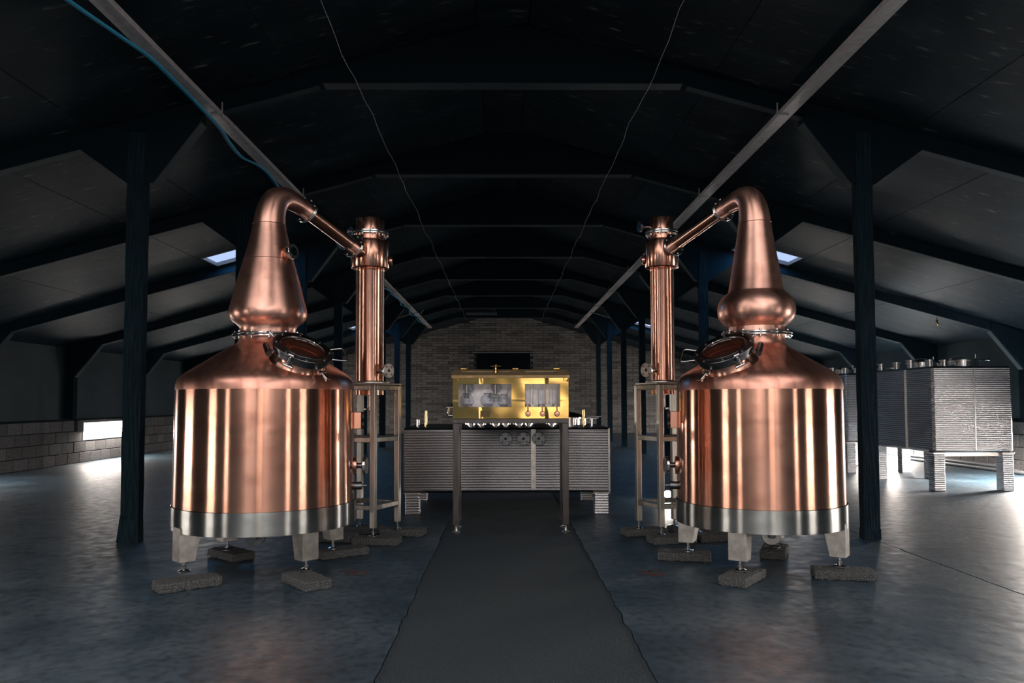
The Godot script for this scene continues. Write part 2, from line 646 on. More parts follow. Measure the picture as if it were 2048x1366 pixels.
func make_ceiling() -> void:
	var ce := thing("ceiling", Vector3.ZERO, "dark teal pitched ceiling of painted boards between the roof frames", "ceiling", "", "structure")
	var g := Geo.new()
	for s in [-1.0, 1.0]:
		var a := Vector2(0, roof_y(0) + 0.12 + 0.05)
		var b := Vector2(s * 9.6, roof_y(9.6) + 0.12)
		g.prism([a, b, b + Vector2(0, 0.1), a + Vector2(0, 0.1)], END_Z - BACK_Z + 0.8, Transform3D(Basis(), V(0, 0, (BACK_Z + END_Z) / 2)))
	part(ce, "roof_deck", g, M.frame_paint)
	var edges := [0.25, 2.05, 3.98, 5.02, 7.05, 9.4]
	var k0 := -9
	for k in range(k0, 9):
		var z0 := maxf(FRAME0 + BAY * (k - 0) + 0.0, BACK_Z)
		var z1 := minf(z0 + BAY, END_Z)
		if k == k0:
			z1 = FRAME0 + BAY * (k + 1)
		if z1 - z0 < 0.2:
			continue
		# ridge board
		g = Geo.new()
		g.box(V(0, roof_y(0) + 0.02, (z0 + z1) / 2), Vector3(0.49, 0.04, z1 - z0 - 0.012), 0.003)
		part(ce, "ridge_board", g, M["ceiling_paint_%d" % ((k + 12) % 3)])
		for s in [-1.0, 1.0]:
			for j in 5:
				var spans := [[z0, z1]]
				if j == 2:
					for hz in [13.05, 25.1]:
						if hz > z0 and hz < z1:
							spans = [[z0, hz - 0.36], [hz + 0.36, z1]]
				for sp in spans:
					var hole := false
					if j == 1 or j == 2:
						for rz in ROOF_WINDOWS:
							if rz > sp[0] and rz < sp[1] and j == 1:
								hole = false
					if sp[1] - sp[0] < 0.05:
						continue
					g = Geo.new()
					var x0: float = edges[j] + 0.004
					var x1: float = edges[j + 1] - 0.004
					var zz: float = (sp[0] + sp[1]) / 2
					g.prism([Vector2(s * x0, roof_y(x0)), Vector2(s * x1, roof_y(x1)), Vector2(s * x1, roof_y(x1) + 0.035), Vector2(s * x0, roof_y(x0) + 0.035)], sp[1] - sp[0] - 0.008, Transform3D(Basis(), V(0, 0, zz)))
					part(ce, "ceiling_board", g, M["ceiling_paint_%d" % rng.randi_range(0, 2)])


func make_windows() -> void:
	var pane := glow("window_glow", Color(1.0, 0.95, 0.90), WIN_GLOW)
	var sky_pane := glow("roof_window_glow", Color(1.0, 0.965, 0.95), SKY_GLOW)
	var blue_pane := glow("roof_window_glow_blue", Color(0.72, 0.82, 1.0), 0.95)
	var n := 1
	for s in [-1, 1]:
		for z in SIDE_WINDOWS:
			var where: String = "left" if s < 0 else "right"
			var lab := "low bright window in the %s block wall, %s" % [where, ["far behind the camera", "beside the camera", "level with the near copper still", "just outside the frame edge" if s < 0 else "hidden behind the steel tanks", "beside the dark post" if s < 0 else "far beyond the steel tanks", "deep in the hall", "next to the brick end wall"][SIDE_WINDOWS.find(z)]]
			var w := thing("window_%d" % n, V(s * WALL_X, 0.51, z), lab, "window", "", "structure")
			n += 1
			var g := Geo.new()
			g.box(Vector3(s * 0.075, 0.18, 0), Vector3(0.02, 0.36, 1.9), 0.0)
			part(w, "pane", g, pane)
			g = Geo.new()
			g.box(Vector3(s * 0.045, -0.015, 0), Vector3(0.11, 0.03, 2.0), 0.004)
			g.box(Vector3(s * 0.045, 0.375, 0), Vector3(0.11, 0.03, 2.0), 0.004)
			g.box(Vector3(s * 0.045, 0.18, -0.975), Vector3(0.11, 0.36, 0.04), 0.004)
			g.box(Vector3(s * 0.045, 0.18, 0.975), Vector3(0.11, 0.36, 0.04), 0.004)
			part(w, "window_frame", g, M.window_frame)
		for z in ROOF_WINDOWS + [13.05, 25.1]:
			var blue: bool = z > 10
			var cx := 4.5 if blue else 2.8
			var wd := 1.02 if blue else 4.4
			var ln := 0.70 if blue else 3.1
			var lab := "%s roof light in the %s ceiling slope, %s" % ["small pale blue" if blue else "wide pale", "left" if s < 0 else "right", ("beside the still neck" if z < 20 else "far down the hall") if blue else ["sixth and furthest behind", "fifth behind", "fourth behind", "third behind", "second behind", "nearest above"][ROOF_WINDOWS.find(z)] + " the camera"]
			var w := thing("window_%d" % n, V(s * cx, roof_y(cx) + (0.05 if blue else -0.02), z), lab, "window", "", "structure")
			n += 1
			w.rotation.z = -s * atan(0.2745)
			var g := Geo.new()
			g.box(Vector3(0, 0.02, 0), Vector3(wd, 0.02, ln), 0.0)
			part(w, "pane", g, blue_pane if blue else sky_pane)
			g = Geo.new()
			for e in [-1, 1]:
				g.box(Vector3(0, -0.01, e * (ln / 2)), Vector3(wd + 0.04, 0.09, 0.025), 0.003)
				g.box(Vector3(e * (wd / 2), -0.01, 0), Vector3(0.025, 0.09, ln), 0.003)
			part(w, "window_frame", g, M.window_frame)
	# glazed double door in the gable behind the camera
	var bd := thing("door_1", V(1.65, 0, BACK_Z + 0.01), "glazed double door with daylight in the gable behind the camera", "door", "", "structure")
	var gd := Geo.new()
	gd.box(V(0, 1.10, 0.01), Vector3(2.6, 2.1, 0.02), 0.0)
	part(bd, "pane", gd, glow("back_door_glow", Color(1.0, 0.90, 0.76), 0.4))
	gd = Geo.new()
	for e in [-1.34, 0.0, 1.34]:
		gd.box(V(e, 1.10, 0.03), Vector3(0.08, 2.2, 0.05), 0.004)
	for e in [0.03, 2.17]:
		gd.box(V(0, e, 0.03), Vector3(2.76, 0.06, 0.05), 0.004)
	part(bd, "door_frame", gd, M.window_frame)
	# dark window in the end wall
	var dw := thing("window_%d" % n, V(-0.03, 2.30, END_Z - 0.02), "dark glazed opening in the brick end wall above the brass case", "window", "", "structure")
	var g2 := Geo.new()
	g2.box(V(0, 0.51, -0.01), Vector3(2.22, 1.02, 0.03), 0.0)
	part(dw, "pane", g2, M.dark_glass)
	g2 = Geo.new()
	g2.box(V(0, 1.04, -0.03), Vector3(2.6, 0.05, 0.08), 0.004)
	part(dw, "lintel", g2, M.wall_brick_2)


func make_walls() -> void:
	for s in [-1.0, 1.0]:
		var where := "left" if s < 0 else "right"
		var w := thing("wall_" + where, Vector3.ZERO, "%s side wall of grey concrete blocks below dark painted cladding" % where, "wall", "", "structure")
		var g := Geo.new()
		g.box(V(s * (WALL_X + 0.19), 1.3, (BACK_Z + END_Z) / 2), Vector3(0.14, 3.0, END_Z - BACK_Z + 0.6), 0.0)
		part(w, "wall_core", g, M.mortar)
		# block courses, left out where a window sits
		var zlo := 12.6 if s < 0 else 11.0
		var zhi := 25.5 if s < 0 else 20.0
		var bm := []
		for q in 3:
			var gb := Geo.new()
			gb.box(Vector3.ZERO, Vector3(0.11, 0.222, 0.44), 0.008)
			bm.append(gb.mesh())
		var rest := Geo.new()
		for row in 4:
			var y := 0.116 + row * 0.232
			var z := BACK_Z + (0.22 if row % 2 == 0 else 0.0)
			while z < END_Z:
				var covered := false
				for wz in SIDE_WINDOWS:
					if absf(z - wz) < 1.18 and row >= 2:
						covered = true
				if not covered:
					if z > zlo and z < zhi:
						var b := part(w, "block", bm[0], M["wall_block_%d" % rng.randi_range(0, 2)])
						b.position = V(s * (WALL_X + 0.055 + rng.randf_range(-0.004, 0.004)), y, z)
					else:
						rest.box(V(s * (WALL_X + 0.055), y, z), Vector3(0.11, 0.222, 0.44), 0.008)
				z += 0.45
		# piers either side of each window
		for wz in SIDE_WINDOWS:
			for e in [-1.0, 1.0]:
				rest.box(V(s * (WALL_X + 0.055), 0.696, wz + e * 1.09), Vector3(0.11, 0.454, 0.18), 0.008)
			rest.box(V(s * (WALL_X + 0.055), 0.484, wz), Vector3(0.10, 0.04, 2.0), 0.004)
		tag(part(w, "distant_blocks", rest, M.wall_block_1), "", "", "", "stuff")
		# cladding boards above
		for k in range(-9, 9):
			var z0 := maxf(FRAME0 + BAY * k, BACK_Z)
			var z1 := minf(FRAME0 + BAY * (k + 1), END_Z)
			if z1 - z0 < 0.2:
				continue
			g = Geo.new()
			g.box(V(s * (WALL_X + 0.055), 1.735, (z0 + z1) / 2), Vector3(0.05, 1.6, z1 - z0 - 0.01), 0.004)
			part(w, "cladding_panel", g, M.cladding_paint)
		g = Geo.new()
		g.box(V(s * (WALL_X + 0.03), 0.945, (BACK_Z + END_Z) / 2), Vector3(0.11, 0.035, END_Z - BACK_Z), 0.004)
		part(w, "cladding_rail", g, M.frame_paint)
	# end wall of thin long bricks
	var we := thing("wall_end", Vector3.ZERO, "far gable wall of weathered grey-brown bricks", "wall", "", "structure")
	var g3 := Geo.new()
	g3.box(V(0, 2.5, END_Z + 0.16), Vector3(19.4, 5.6, 0.2), 0.0)
	part(we, "wall_core", g3, M.mortar)
	var bricks := []
	var gb2 := Geo.new()
	gb2.box(Vector3.ZERO, Vector3(0.425, 0.095, 0.08), 0.006)
	var brick_mesh := gb2.mesh()
	var spots := []
	var row2 := 0
	var y2 := 0.055
	while y2 < 5.0:
		var x := -WALL_X + (0.0 if row2 % 2 == 0 else 0.22)
		while x < WALL_X:
			if y2 < roof_y(x) and not (absf(x + 0.03) < 1.2 and y2 > 2.28 and y2 < 3.36):
				spots.append(Vector2(x, y2))
			x += 0.437
		y2 += 0.106
		row2 += 1
	spots.sort_custom(func(a, b): return (a - Vector2(0, 3.0)).length() * 1.0 < (b - Vector2(0, 3.0)).length())
	var far := [Geo.new(), Geo.new(), Geo.new()]
	for q in spots.size():
		var p: Vector2 = spots[q]
		var tone := 1
		var h := rng.randf()
		if h < 0.22:
			tone = 0
		elif h > 0.7:
			tone = 2
		var off := rng.randf_range(-0.008, 0.006)
		if q < 290:
			var b := part(we, "brick", brick_mesh, M["wall_brick_%d" % tone])
			b.position = V(p.x, p.y, END_Z + 0.03 + off)
		else:
			far[tone].box(V(p.x, p.y, END_Z + 0.03 + off), Vector3(0.425, 0.095, 0.08), 0.0)
	for q in 3:
		tag(part(we, "more_bricks", far[q], M["wall_brick_%d" % q]), "", "", "", "stuff")
	var wb := thing("wall_back", Vector3.ZERO, "dark painted gable wall behind the camera", "wall", "", "structure")
	g3 = Geo.new()
	g3.box(V(0, 2.5, BACK_Z - 0.1), Vector3(19.4, 5.6, 0.2), 0.0)
	part(wb, "wall_core", g3, M.cladding_paint)


func make_frames() -> void:
	var ordinals := ["nearest", "second", "third", "fourth", "fifth", "sixth", "seventh", "eighth"]
	var grain := FastNoiseLite.new()
	grain.frequency = 2.2
	grain.fractal_octaves = 3
	for k in 8:
		var z := FRAME0 + BAY * k
		var fr := thing("roof_frame", V(0, 0, z), "dark roof frame with plywood ridge and haunch plates, %s from the camera" % ordinals[k], "roof frame", "roof frames", "structure")
		for s in [-1.0, 1.0]:
			var g := Geo.new()
			var b := 4.41 + 0.2745 * 1.75
			g.prism([Vector2(s * 0.25, b - 0.2745 * 0.25), Vector2(s * 9.28, b - 0.2745 * 9.28), Vector2(s * 9.28, b - 0.2745 * 9.28 + 0.155), Vector2(s * 0.25, b - 0.2745 * 0.25 + 0.155)], 0.12)
			part(fr, "rafter", g, M.frame_paint)
			g = Geo.new()
			g.prism([Vector2(s * 1.8, b - 0.2745 * 1.8 - 0.006), Vector2(s * 9.25, b - 0.2745 * 9.25 - 0.006), Vector2(s * 9.25, b - 0.2745 * 9.25 - 0.001), Vector2(s * 1.8, b - 0.2745 * 1.8 - 0.001)], 0.10)
			part(fr, "edge_strip", g, M.frame_edge)
			# haunch over the post
			g = Geo.new()
			g.prism([Vector2(s * 2.93, 4.03), Vector2(s * 3.375, 3.43), Vector2(s * 3.60, 3.41), Vector2(s * 4.08, 3.755), Vector2(s * 4.08, roof_y(4.08) - 0.03), Vector2(s * 2.93, roof_y(2.93) - 0.03)], 0.155)
			part(fr, "haunch_plate", g, M.frame_paint)
			g = Geo.new()
			var e0 := Vector2(s * 2.93, 4.03)
			var e1 := Vector2(s * 3.375, 3.43)
			var nn: Vector2 = (e1 - e0).orthogonal().normalized() * 0.012 * s
			g.prism([e0, e1, e1 + nn, e0 + nn], 0.14)
			part(fr, "edge_strip", g, M.frame_edge)
			# knee brace at the wall and its short post
			g = Geo.new()
			g.prism([Vector2(s * 8.55, 2.535), Vector2(s * 9.10, 1.86), Vector2(s * 9.10, 0.97), Vector2(s * 9.28, 0.97), Vector2(s * 9.28, roof_y(9.28) - 0.03), Vector2(s * 8.55, roof_y(8.55) - 0.03)], 0.16)
			part(fr, "knee_plate", g, M.frame_paint)
			g = Geo.new()
			e0 = Vector2(s * 8.55, 2.535)
			e1 = Vector2(s * 9.10, 1.86)
			nn = (e1 - e0).orthogonal().normalized() * 0.014 * s
			g.prism([e0, e1, e1 + nn, e0 + nn], 0.12)
			part(fr, "edge_strip", g, M.frame_edge)
		var g2 := Geo.new()
		g2.prism([Vector2(-1.76, 4.415), Vector2(1.76, 4.415), Vector2(1.76, 4.55), Vector2(0.25, roof_y(0) - 0.01), Vector2(-0.25, roof_y(0) - 0.01), Vector2(-1.76, 4.55)], 0.145)
		part(fr, "ridge_plate", g2, M.frame_paint)
		g2 = Geo.new()
		g2.box(V(0, 4.409, 0), Vector3(3.5, 0.010, 0.15), 0.002)
		part(fr, "edge_strip", g2, M.frame_edge)
		# posts
		for s in [-1.0, 1.0]:
			var px := -3.53 if s < 0 else 3.497
			var extra: String = ["beside the copper still", "hidden behind the copper still", "lit blue by the small roof light", "", "", "", "", "next to the end wall"][k]
			if s < 0 and k == 2:
				extra = "behind the condenser"
			var lab := "dark timber post in the %s row, %s from the camera" % ["left" if s < 0 else "right", ordinals[k]]
			if extra:
				lab += ", " + extra
			var po := thing("timber_post", V(px, 0, z - 0.035), lab, "post", "timber posts", "structure")
			var g3 := Geo.new()
			var top := roof_y(3.5) - 0.17
			g3.rough_box(Vector3(0, top / 2, 0), Vector3(0.170 if s < 0 else 0.152, top, 0.105), Vector3i(4, 60 if k < 3 else 8, 3), 0.005, grain, Vector3(px * 7, 0, z * 3))
			part(po, "post_shaft", g3, M.timber_dark)
			if k == 0:
				g3 = Geo.new()
				g3.prism([Vector2(-0.118, 0.002), Vector2(0.088, 0.002), Vector2(0.084, 0.20), Vector2(-0.084, 0.26)] if s < 0 else [Vector2(-0.080, 0.002), Vector2(0.080, 0.002), Vector2(0.078, 0.10), Vector2(-0.078, 0.10)], 0.112)
				part(po, "worn_foot", g3, M.timber_dark)


# ------------------------------------------------------------------ stills
func bolts(parent: Node3D, called: String, xf: Transform3D, radius: float, count: int, r: float, h: float, m: Material, off := 0.0) -> void:
	for k in count:
		var a := TAU * k / count + off
		var g := Geo.new()
		g.lathe([Vector2(0, -h), Vector2(r, -h), Vector2(r, h * 0.8), Vector2(r * 0.8, h), Vector2(0, h)], 6, xf * Transform3D(Basis(), Vector3(cos(a) * radius, 0, sin(a) * radius)))
		part(parent, called, g, m)


func ring(r0: float, r1: float, y0: float, y1: float, b := 0.003) -> Array:
	# profile of a washer-like ring; closed
	return [Vector2(r0, y0), Vector2(r1 - b, y0), Vector2(r1, y0 + b), Vector2(r1, y1 - b), Vector2(r1 - b, y1), Vector2(r0, y1), Vector2(r0, y0)]


func flange_on(parent: Node3D, at: Vector3, dir: Vector3, length: float, pipe_r: float, fr: float, pm: Material, fm: Material, called := "nozzle", holes := 4) -> void:
	var xf := along(at, dir)
	var g := Geo.new()
	g.lathe([Vector2(pipe_r, -0.03), Vector2(pipe_r, length), Vector2(pipe_r * 0.7, length)], 20, xf)
	var o := part(parent, called, g, pm)
	g = Geo.new()
	g.lathe(ring(pipe_r * 0.62, fr, length - 0.012, length + 0.012), 32, xf)
	var fo := part(o, "flange", g, fm)
	for k in holes:
		var a := TAU * (k + 0.5) / holes
		g = Geo.new()
		g.lathe([Vector2(0, length + 0.0125), Vector2(fr * 0.13, length + 0.0125), Vector2(0, length + 0.0128)], 10, xf * Transform3D(Basis(), Vector3(cos(a) * fr * 0.74, 0, sin(a) * fr * 0.74)))
		part(o, "bolt_hole", g, M.rubber)
	g = Geo.new()
	g.lathe([Vector2(pipe_r * 0.62, length - 0.02), Vector2(0, length - 0.019)], 16, xf)
	part(o, "flange_bore", g, M.rubber)


func make_still(side: float, c: Vector2, col: Vector2, body: Array, head: Array, feet: Array, band_r: float, lab: String) -> Node3D:
	# c and col are (x, depth) of the still and its condenser
	var s := thing("copper_still", V(c.x, 0, c.y), lab, "still", "copper pot stills")
	var g := Geo.new()
	g.lathe([Vector2(0, 0.33), Vector2(0.55, 0.37)] + body.slice(0, 2), 96)
	var pot := part(s, "pot", g, M.copper)
	g = Geo.new()
	g.lathe(body.slice(1), 96)
	part(s, "shoulder", g, M.copper_cone)
	g = Geo.new()
	g.lathe([Vector2(band_r - 0.03, 0.362), Vector2(band_r - 0.002, 0.36), Vector2(band_r, 0.362), Vector2(band_r, 0.532), Vector2(band_r - 0.003, 0.534), Vector2(band_r - 0.004, 0.50)], 96)
	part(s, "base_band", g, M.steel_band, "brushed steel base band")
	# neck flange pair
	g = Geo.new()
	g.lathe(ring(0.20, 0.276, 1.833, 1.848), 64)
	var nf := part(s, "neck_flange", g, M.chrome)
	g = Geo.new()
	g.lathe(ring(0.20, 0.276, 1.853, 1.868), 64)
	part(s, "neck_flange", g, M.chrome)
	bolts(nf, "bolt", Transform3D(Basis(), Vector3(0, 1.850, 0)), 0.255, 12, 0.011, 0.030, M.chrome, 0.2)
	# head
	g = Geo.new()
	g.lathe(head, 80, Transform3D(), 30.0)
	var hd := part(s, "still_head", g, M.copper_head)
	for y in [2.752] + ([2.46] if side < 0 else []):
		var r := 0.0
		for k in head.size() - 1:
			if head[k].y <= y and head[k + 1].y >= y:
				r = lerpf(head[k].x, head[k + 1].x, (y - head[k].y) / (head[k + 1].y - head[k].y))
		g = Geo.new()
		g.lathe([Vector2(r - 0.003, y - 0.006), Vector2(r + 0.0022, y), Vector2(r - 0.004, y + 0.006)], 64, Transform3D(), 80.0)
		part(hd, "weld_seam", g, M.copper_plain)
	# swan neck and lyne arm towards the condenser
	var dir := (V(col.x, 0, col.y) - V(c.x, 0, c.y))
	var reach := dir.length()
	dir = dir.normalized()
	var fl1 := Vector2(0.46, 2.978) if side < 0 else Vector2(0.41, 2.965)
	var fl2 := Vector2(1.152, 2.794) if side < 0 else Vector2(1.195, 2.806)
	var slope := (fl2 - fl1).normalized()
	var r_pipe := 0.065 if side < 0 else 0.060
	var c0 := Vector2(0, 2.72)
	var c3 := fl1
	var k1 := Vector2(0, 3.06)
	var k2 := fl1 - slope * 0.27
	var path := []
	var rad := []
	for k in 29:
		var t := k / 28.0
		var q := c0.bezier_interpolate(k1, k2, c3, t)
		path.append(dir * q.x + Vector3.UP * q.y)
		rad.append(lerpf(0.131, r_pipe + 0.004, pow(t, 0.85)))
	g = Geo.new()
	g.tube(path, rad, 40, false)
	part(s, "swan_neck", g, M.copper_head)
	var ax := dir * slope.x + Vector3.UP * slope.y
	var p1 := dir * fl1.x + Vector3.UP * fl1.y
	var p2 := dir * fl2.x + Vector3.UP * fl2.y
	g = Geo.new()
	g.tube([p1, p1.lerp(p2, 0.5), p2], [r_pipe], 36, false)
	var arm := part(s, "lyne_arm", g, M.copper_bright)
	for p in [p1, p2]:
		for o in [-0.013, 0.002]:
			g = Geo.new()
			g.lathe(ring(r_pipe - 0.004, r_pipe + 0.048, o, o + 0.012), 44, along(p, ax))
			var ff := part(arm, "arm_flange", g, M.chrome)
		bolts(arm, "flange_bolt", along(p, ax), r_pipe + 0.030, 8, 0.007, 0.022, M.chrome, 0.3)
	var stub_end := reach - 0.10
	var p3 := p2 + ax * ((stub_end - fl2.x) / slope.x)
	g = Geo.new()
	g.tube([p2, p3], [r_pipe], 36, false)
	part(s, "inlet_stub", g, M.copper_bright)
	# legs on threaded feet
	for q in feet:
		var o3 := V(q.x, 0, q.y) - V(c.x, 0, c.y)
		var out := o3.normalized()
		var tan := out.cross(Vector3.UP)
		g = Geo.new()
		var ro := o3.length() + 0.06
		var w := 0.066
		var y0 := 0.155
		var y1 := 0.40
		var pts := []
		for e in [[y0, ro, ro - 0.112], [y1, ro, ro - 0.165]]:
			for f in [[e[1], -w], [e[1], w], [e[2], w], [e[2], -w]]:
				pts.append(out * f[0] + tan * f[1] + Vector3.UP * e[0])
		g.face([pts[0], pts[1], pts[5], pts[4]], out)
		g.face([pts[2], pts[3], pts[7], pts[6]], -out)
		g.face([pts[1], pts[2], pts[6], pts[5]], tan)
		g.face([pts[3], pts[0], pts[4], pts[7]], -tan)
		g.face([pts[0], pts[1], pts[2], pts[3]], Vector3.DOWN)
		var leg := part(s, "leg", g, M.steel_dull)
		g = Geo.new()
		g.lathe([Vector2(0, 0.072), Vector2(0.045, 0.072), Vector2(0.045, 0.082), Vector2(0.030, 0.088), Vector2(0.016, 0.092), Vector2(0.016, 0.118), Vector2(0.011, 0.120), Vector2(0.011, 0.17)], 24, Transform3D(Basis(), o3))
		part(leg, "levelling_foot", g, M.chrome)
	# manway on the shoulder
	var ho := Vector3(-side * 0.72, 0, 0.70).normalized() if side < 0 else Vector3(-0.74, 0, 0.68).normalized()
	var nrm := (ho * 0.543 + Vector3.UP * 0.84).normalized()
	var sr: float = 0.47 if side < 0 else 0.435
	var sy := 1.635 if side < 0 else 1.625
	var mx := along(ho * sr + Vector3.UP * sy, nrm)
	g = Geo.new()
	g.lathe([Vector2(0.232, -0.05), Vector2(0.215, 0.005), Vector2(0.204, 0.02), Vector2(0.204, 0.055)], 56, mx, 60.0)
	var man := part(s, "manway_collar", g, M.copper_bright)
	g = Geo.new()
	g.lathe([Vector2(0.204, 0.05), Vector2(0.213, 0.05), Vector2(0.213, 0.078), Vector2(0.225, 0.078), Vector2(0.225, 0.092), Vector2(0.19, 0.092)], 56, mx)
	part(s, "manway_rim", g, M.dark_steel)
	g = Geo.new()
	g.lathe([Vector2(0.164, 0.094), Vector2(0.230, 0.094), Vector2(0.233, 0.097), Vector2(0.233, 0.113), Vector2(0.230, 0.116), Vector2(0.172, 0.116), Vector2(0.168, 0.113), Vector2(0.164, 0.094)], 64, mx)
	var lid := part(s, "manway_lid", g, M.dark_steel)
	g = Geo.new()
	g.lathe([Vector2(0.160, 0.112), Vector2(0.172, 0.1165), Vector2(0.172, 0.120), Vector2(0.162, 0.120), Vector2(0.160, 0.112)], 64, mx)
	part(lid, "glass_gasket", g, M.chrome)
	g = Geo.new()
	g.lathe([Vector2(0.166, 0.108), Vector2(0, 0.109)], 48, mx)
	part(lid, "lid_glass", g, M.lid_glass)
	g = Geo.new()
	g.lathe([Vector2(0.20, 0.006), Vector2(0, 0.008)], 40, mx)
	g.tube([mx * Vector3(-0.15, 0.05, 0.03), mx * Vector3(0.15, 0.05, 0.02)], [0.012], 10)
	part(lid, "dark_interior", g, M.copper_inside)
	bolts(lid, "lid_bolt", mx * Transform3D(Basis(), Vector3(0, 0.118, 0)), 0.204, 8, 0.010, 0.004, M.chrome, 0.35)
	# the handle and the clamps sit around the lid; angle 0 points to the picture's right along the lid
	var ra := func(deg: float, r: float, h: float) -> Vector3:
		var rgt := Vector3(1, 0, 0) - nrm * nrm.x
		rgt = rgt.normalized()
		var up := nrm.cross(rgt)   # towards the still's axis or away
		if up.y < 0:
			up = -up
		var a := deg_to_rad(deg)
		return mx.origin + (rgt * cos(a) * (1.0 if side < 0 else -1.0) + up * sin(a)) * r + nrm * h
	g = Geo.new()
	var hp: Array = [ra.call(40, 0.226, 0.108), ra.call(33, 0.30, 0.145), ra.call(29, 0.318, 0.15), ra.call(4, 0.335, 0.14), ra.call(-1, 0.325, 0.135), ra.call(-2, 0.228, 0.108)]
	g.tube(hp, [0.006], 10)
	part(lid, "handle", g, M.chrome)
	for spec in [[205.0, 0.30], [262.0, 0.275], [322.0, 0.285], [152.0, 0.30]]:
		g = Geo.new()
		var b0: Vector3 = ra.call(spec[0], 0.215, 0.035)
		var b1: Vector3 = ra.call(spec[0], 0.255, 0.045)
		g.tube([b0, b1], [0.013], 10)
		var tdir: Vector3 = (ra.call(spec[0] + 3, 0.25, 0.04) - ra.call(spec[0] - 3, 0.25, 0.04)).normalized()
		g.tube([b1 - tdir * 0.035, b1 + tdir * 0.035], [0.011], 10)
		var cl := part(s, "swing_clamp", g, M.chrome)
		g = Geo.new()
		if spec[0] < 200.0 or spec[0] > 300.0:
			var tip: Vector3 = ra.call(spec[0], 0.36, 0.03 if spec[0] > 300.0 else 0.07)
			g.tube([b1, b1.lerp(tip, 0.35), b1.lerp(tip, 0.36), b1.lerp(tip, 0.8)], [0.008, 0.008, 0.014, 0.014], 10)
			g.tube([b1.lerp(tip, 0.8) - tdir * 0.022, b1.lerp(tip, 0.8) + tdir * 0.022], [0.010], 10)
		elif spec[0] < 230.0:
			# hinge barrel
			g.tube([b1 - tdir * 0.07, b1 + tdir * 0.07], [0.024], 16)
		else:
			g.tube([b1, b1 + nrm * 0.09], [0.008], 10)
			g.tube([b1 + nrm * 0.03, b1 + nrm * 0.075], [0.016], 10)
			g.tube([b1 + nrm * 0.09 - tdir * 0.02, b1 + nrm * 0.09 + tdir * 0.02], [0.010], 10)
		part(cl, "clamp_bolt", g, M.chrome if spec[0] > 230.0 or spec[0] < 200.0 else M.dark_steel)
	# sight glass on the left head
	if side < 0:
		var sd := Vector3(0.87, 0.10, 0.47).normalized()
		var sx := along(Vector3(0, 2.487, 0) + sd * 0.15, sd)
		g = Geo.new()
		g.lathe([Vector2(0.048, 0.0), Vector2(0.048, 0.098)], 32, sx)
		var sg := part(s, "sight_glass", g, M.copper_bright)
		g = Geo.new()
		g.lathe(ring(0.036, 0.060, 0.085, 0.118), 36, sx)
		part(sg, "sight_rim", g, M.chrome)
		g = Geo.new()
		g.lathe([Vector2(0.037, 0.112), Vector2(0, 0.113)], 24, sx)
		part(sg, "sight_pane", g, M.dark_glass)
	# fittings on the inner side of the pot
	var br: float = body[0].x
	var so := Vector3(-side * 0.985, 0, -0.17).normalized()
	var bx := Transform3D(Basis(so, Vector3.UP, so.cross(Vector3.UP)), so * (br - 0.005) + Vector3.UP * 1.168)
	g = Geo.new()
	g.box(Vector3(0.025, 0, 0.0), Vector3(0.06, 0.138, 0.10), 0.004, bx)
	var gb := part(s, "gauge_box", g, M.copper_plain)
	g = Geo.new()
	g.lathe(ring(0.018, 0.042, 0.0, 0.022), 20, bx * along(Vector3(0.055, 0.028, 0), Vector3(1, 0, 0)))
	g.lathe(ring(0.014, 0.034, 0.0, 0.022), 20, bx * along(Vector3(0.055, -0.036, 0), Vector3(1, 0, 0)))
	part(gb, "gauge_socket", g, M.rubber)
	g = Geo.new()
	g.lathe([Vector2(0.0, -0.02), Vector2(0.075, -0.01), Vector2(0.072, 0.012), Vector2(0.03, 0.018)], 32, along(so * br + Vector3.UP * 0.80, so))
	part(s, "valve_boss", g, M.copper_plain)
	flange_on(s, so * br + Vector3.UP * 0.80, so + Vector3(0, 0, 0.22), 0.085, 0.022, 0.07, M.dark_steel, M.chrome, "side_valve", 4)
	var nx := along(so * (br - 0.01) + Vector3.UP * 0.636, so)
	g = Geo.new()
	g.lathe([Vector2(0.032, 0), Vector2(0.032, 0.065), Vector2(0.028, 0.068), Vector2(0.012, 0.068), Vector2(0.012, 0.105), Vector2(0, 0.106)], 20, nx)
	part(s, "drain_nipple", g, M.dark_steel)
	# drain below the pot
	var dz := V(0.0, 0.30, -0.25)
	g = Geo.new()
	g.lathe([Vector2(0, -0.05), Vector2(0.026, -0.05), Vector2(0.026, 0.27)], 18, along(dz, V(0, 0, 1)))
	g.lathe([Vector2(0.026, 0.0), Vector2(0.026, 0.12)], 18, Transform3D(Basis(), dz + V(0, -0.02, 0.26)))
	var dr := part(s, "drain_pipe", g, M.dark_steel)
	g = Geo.new()
	g.lathe(ring(0.027, 0.078, -0.012, 0.004), 36, along(dz + V(0, 0, -0.01), V(0, 0, -1)))
	part(dr, "drain_flange", g, M.dark_steel if side < 0 else M.steel_dull)
	g = Geo.new()
	g.lathe([Vector2(0.030, 0.006), Vector2(0, 0.0065)], 18, along(dz + V(0, 0, -0.01), V(0, 0, -1)))
	part(dr, "drain_bore", g, M.rubber)
	return s


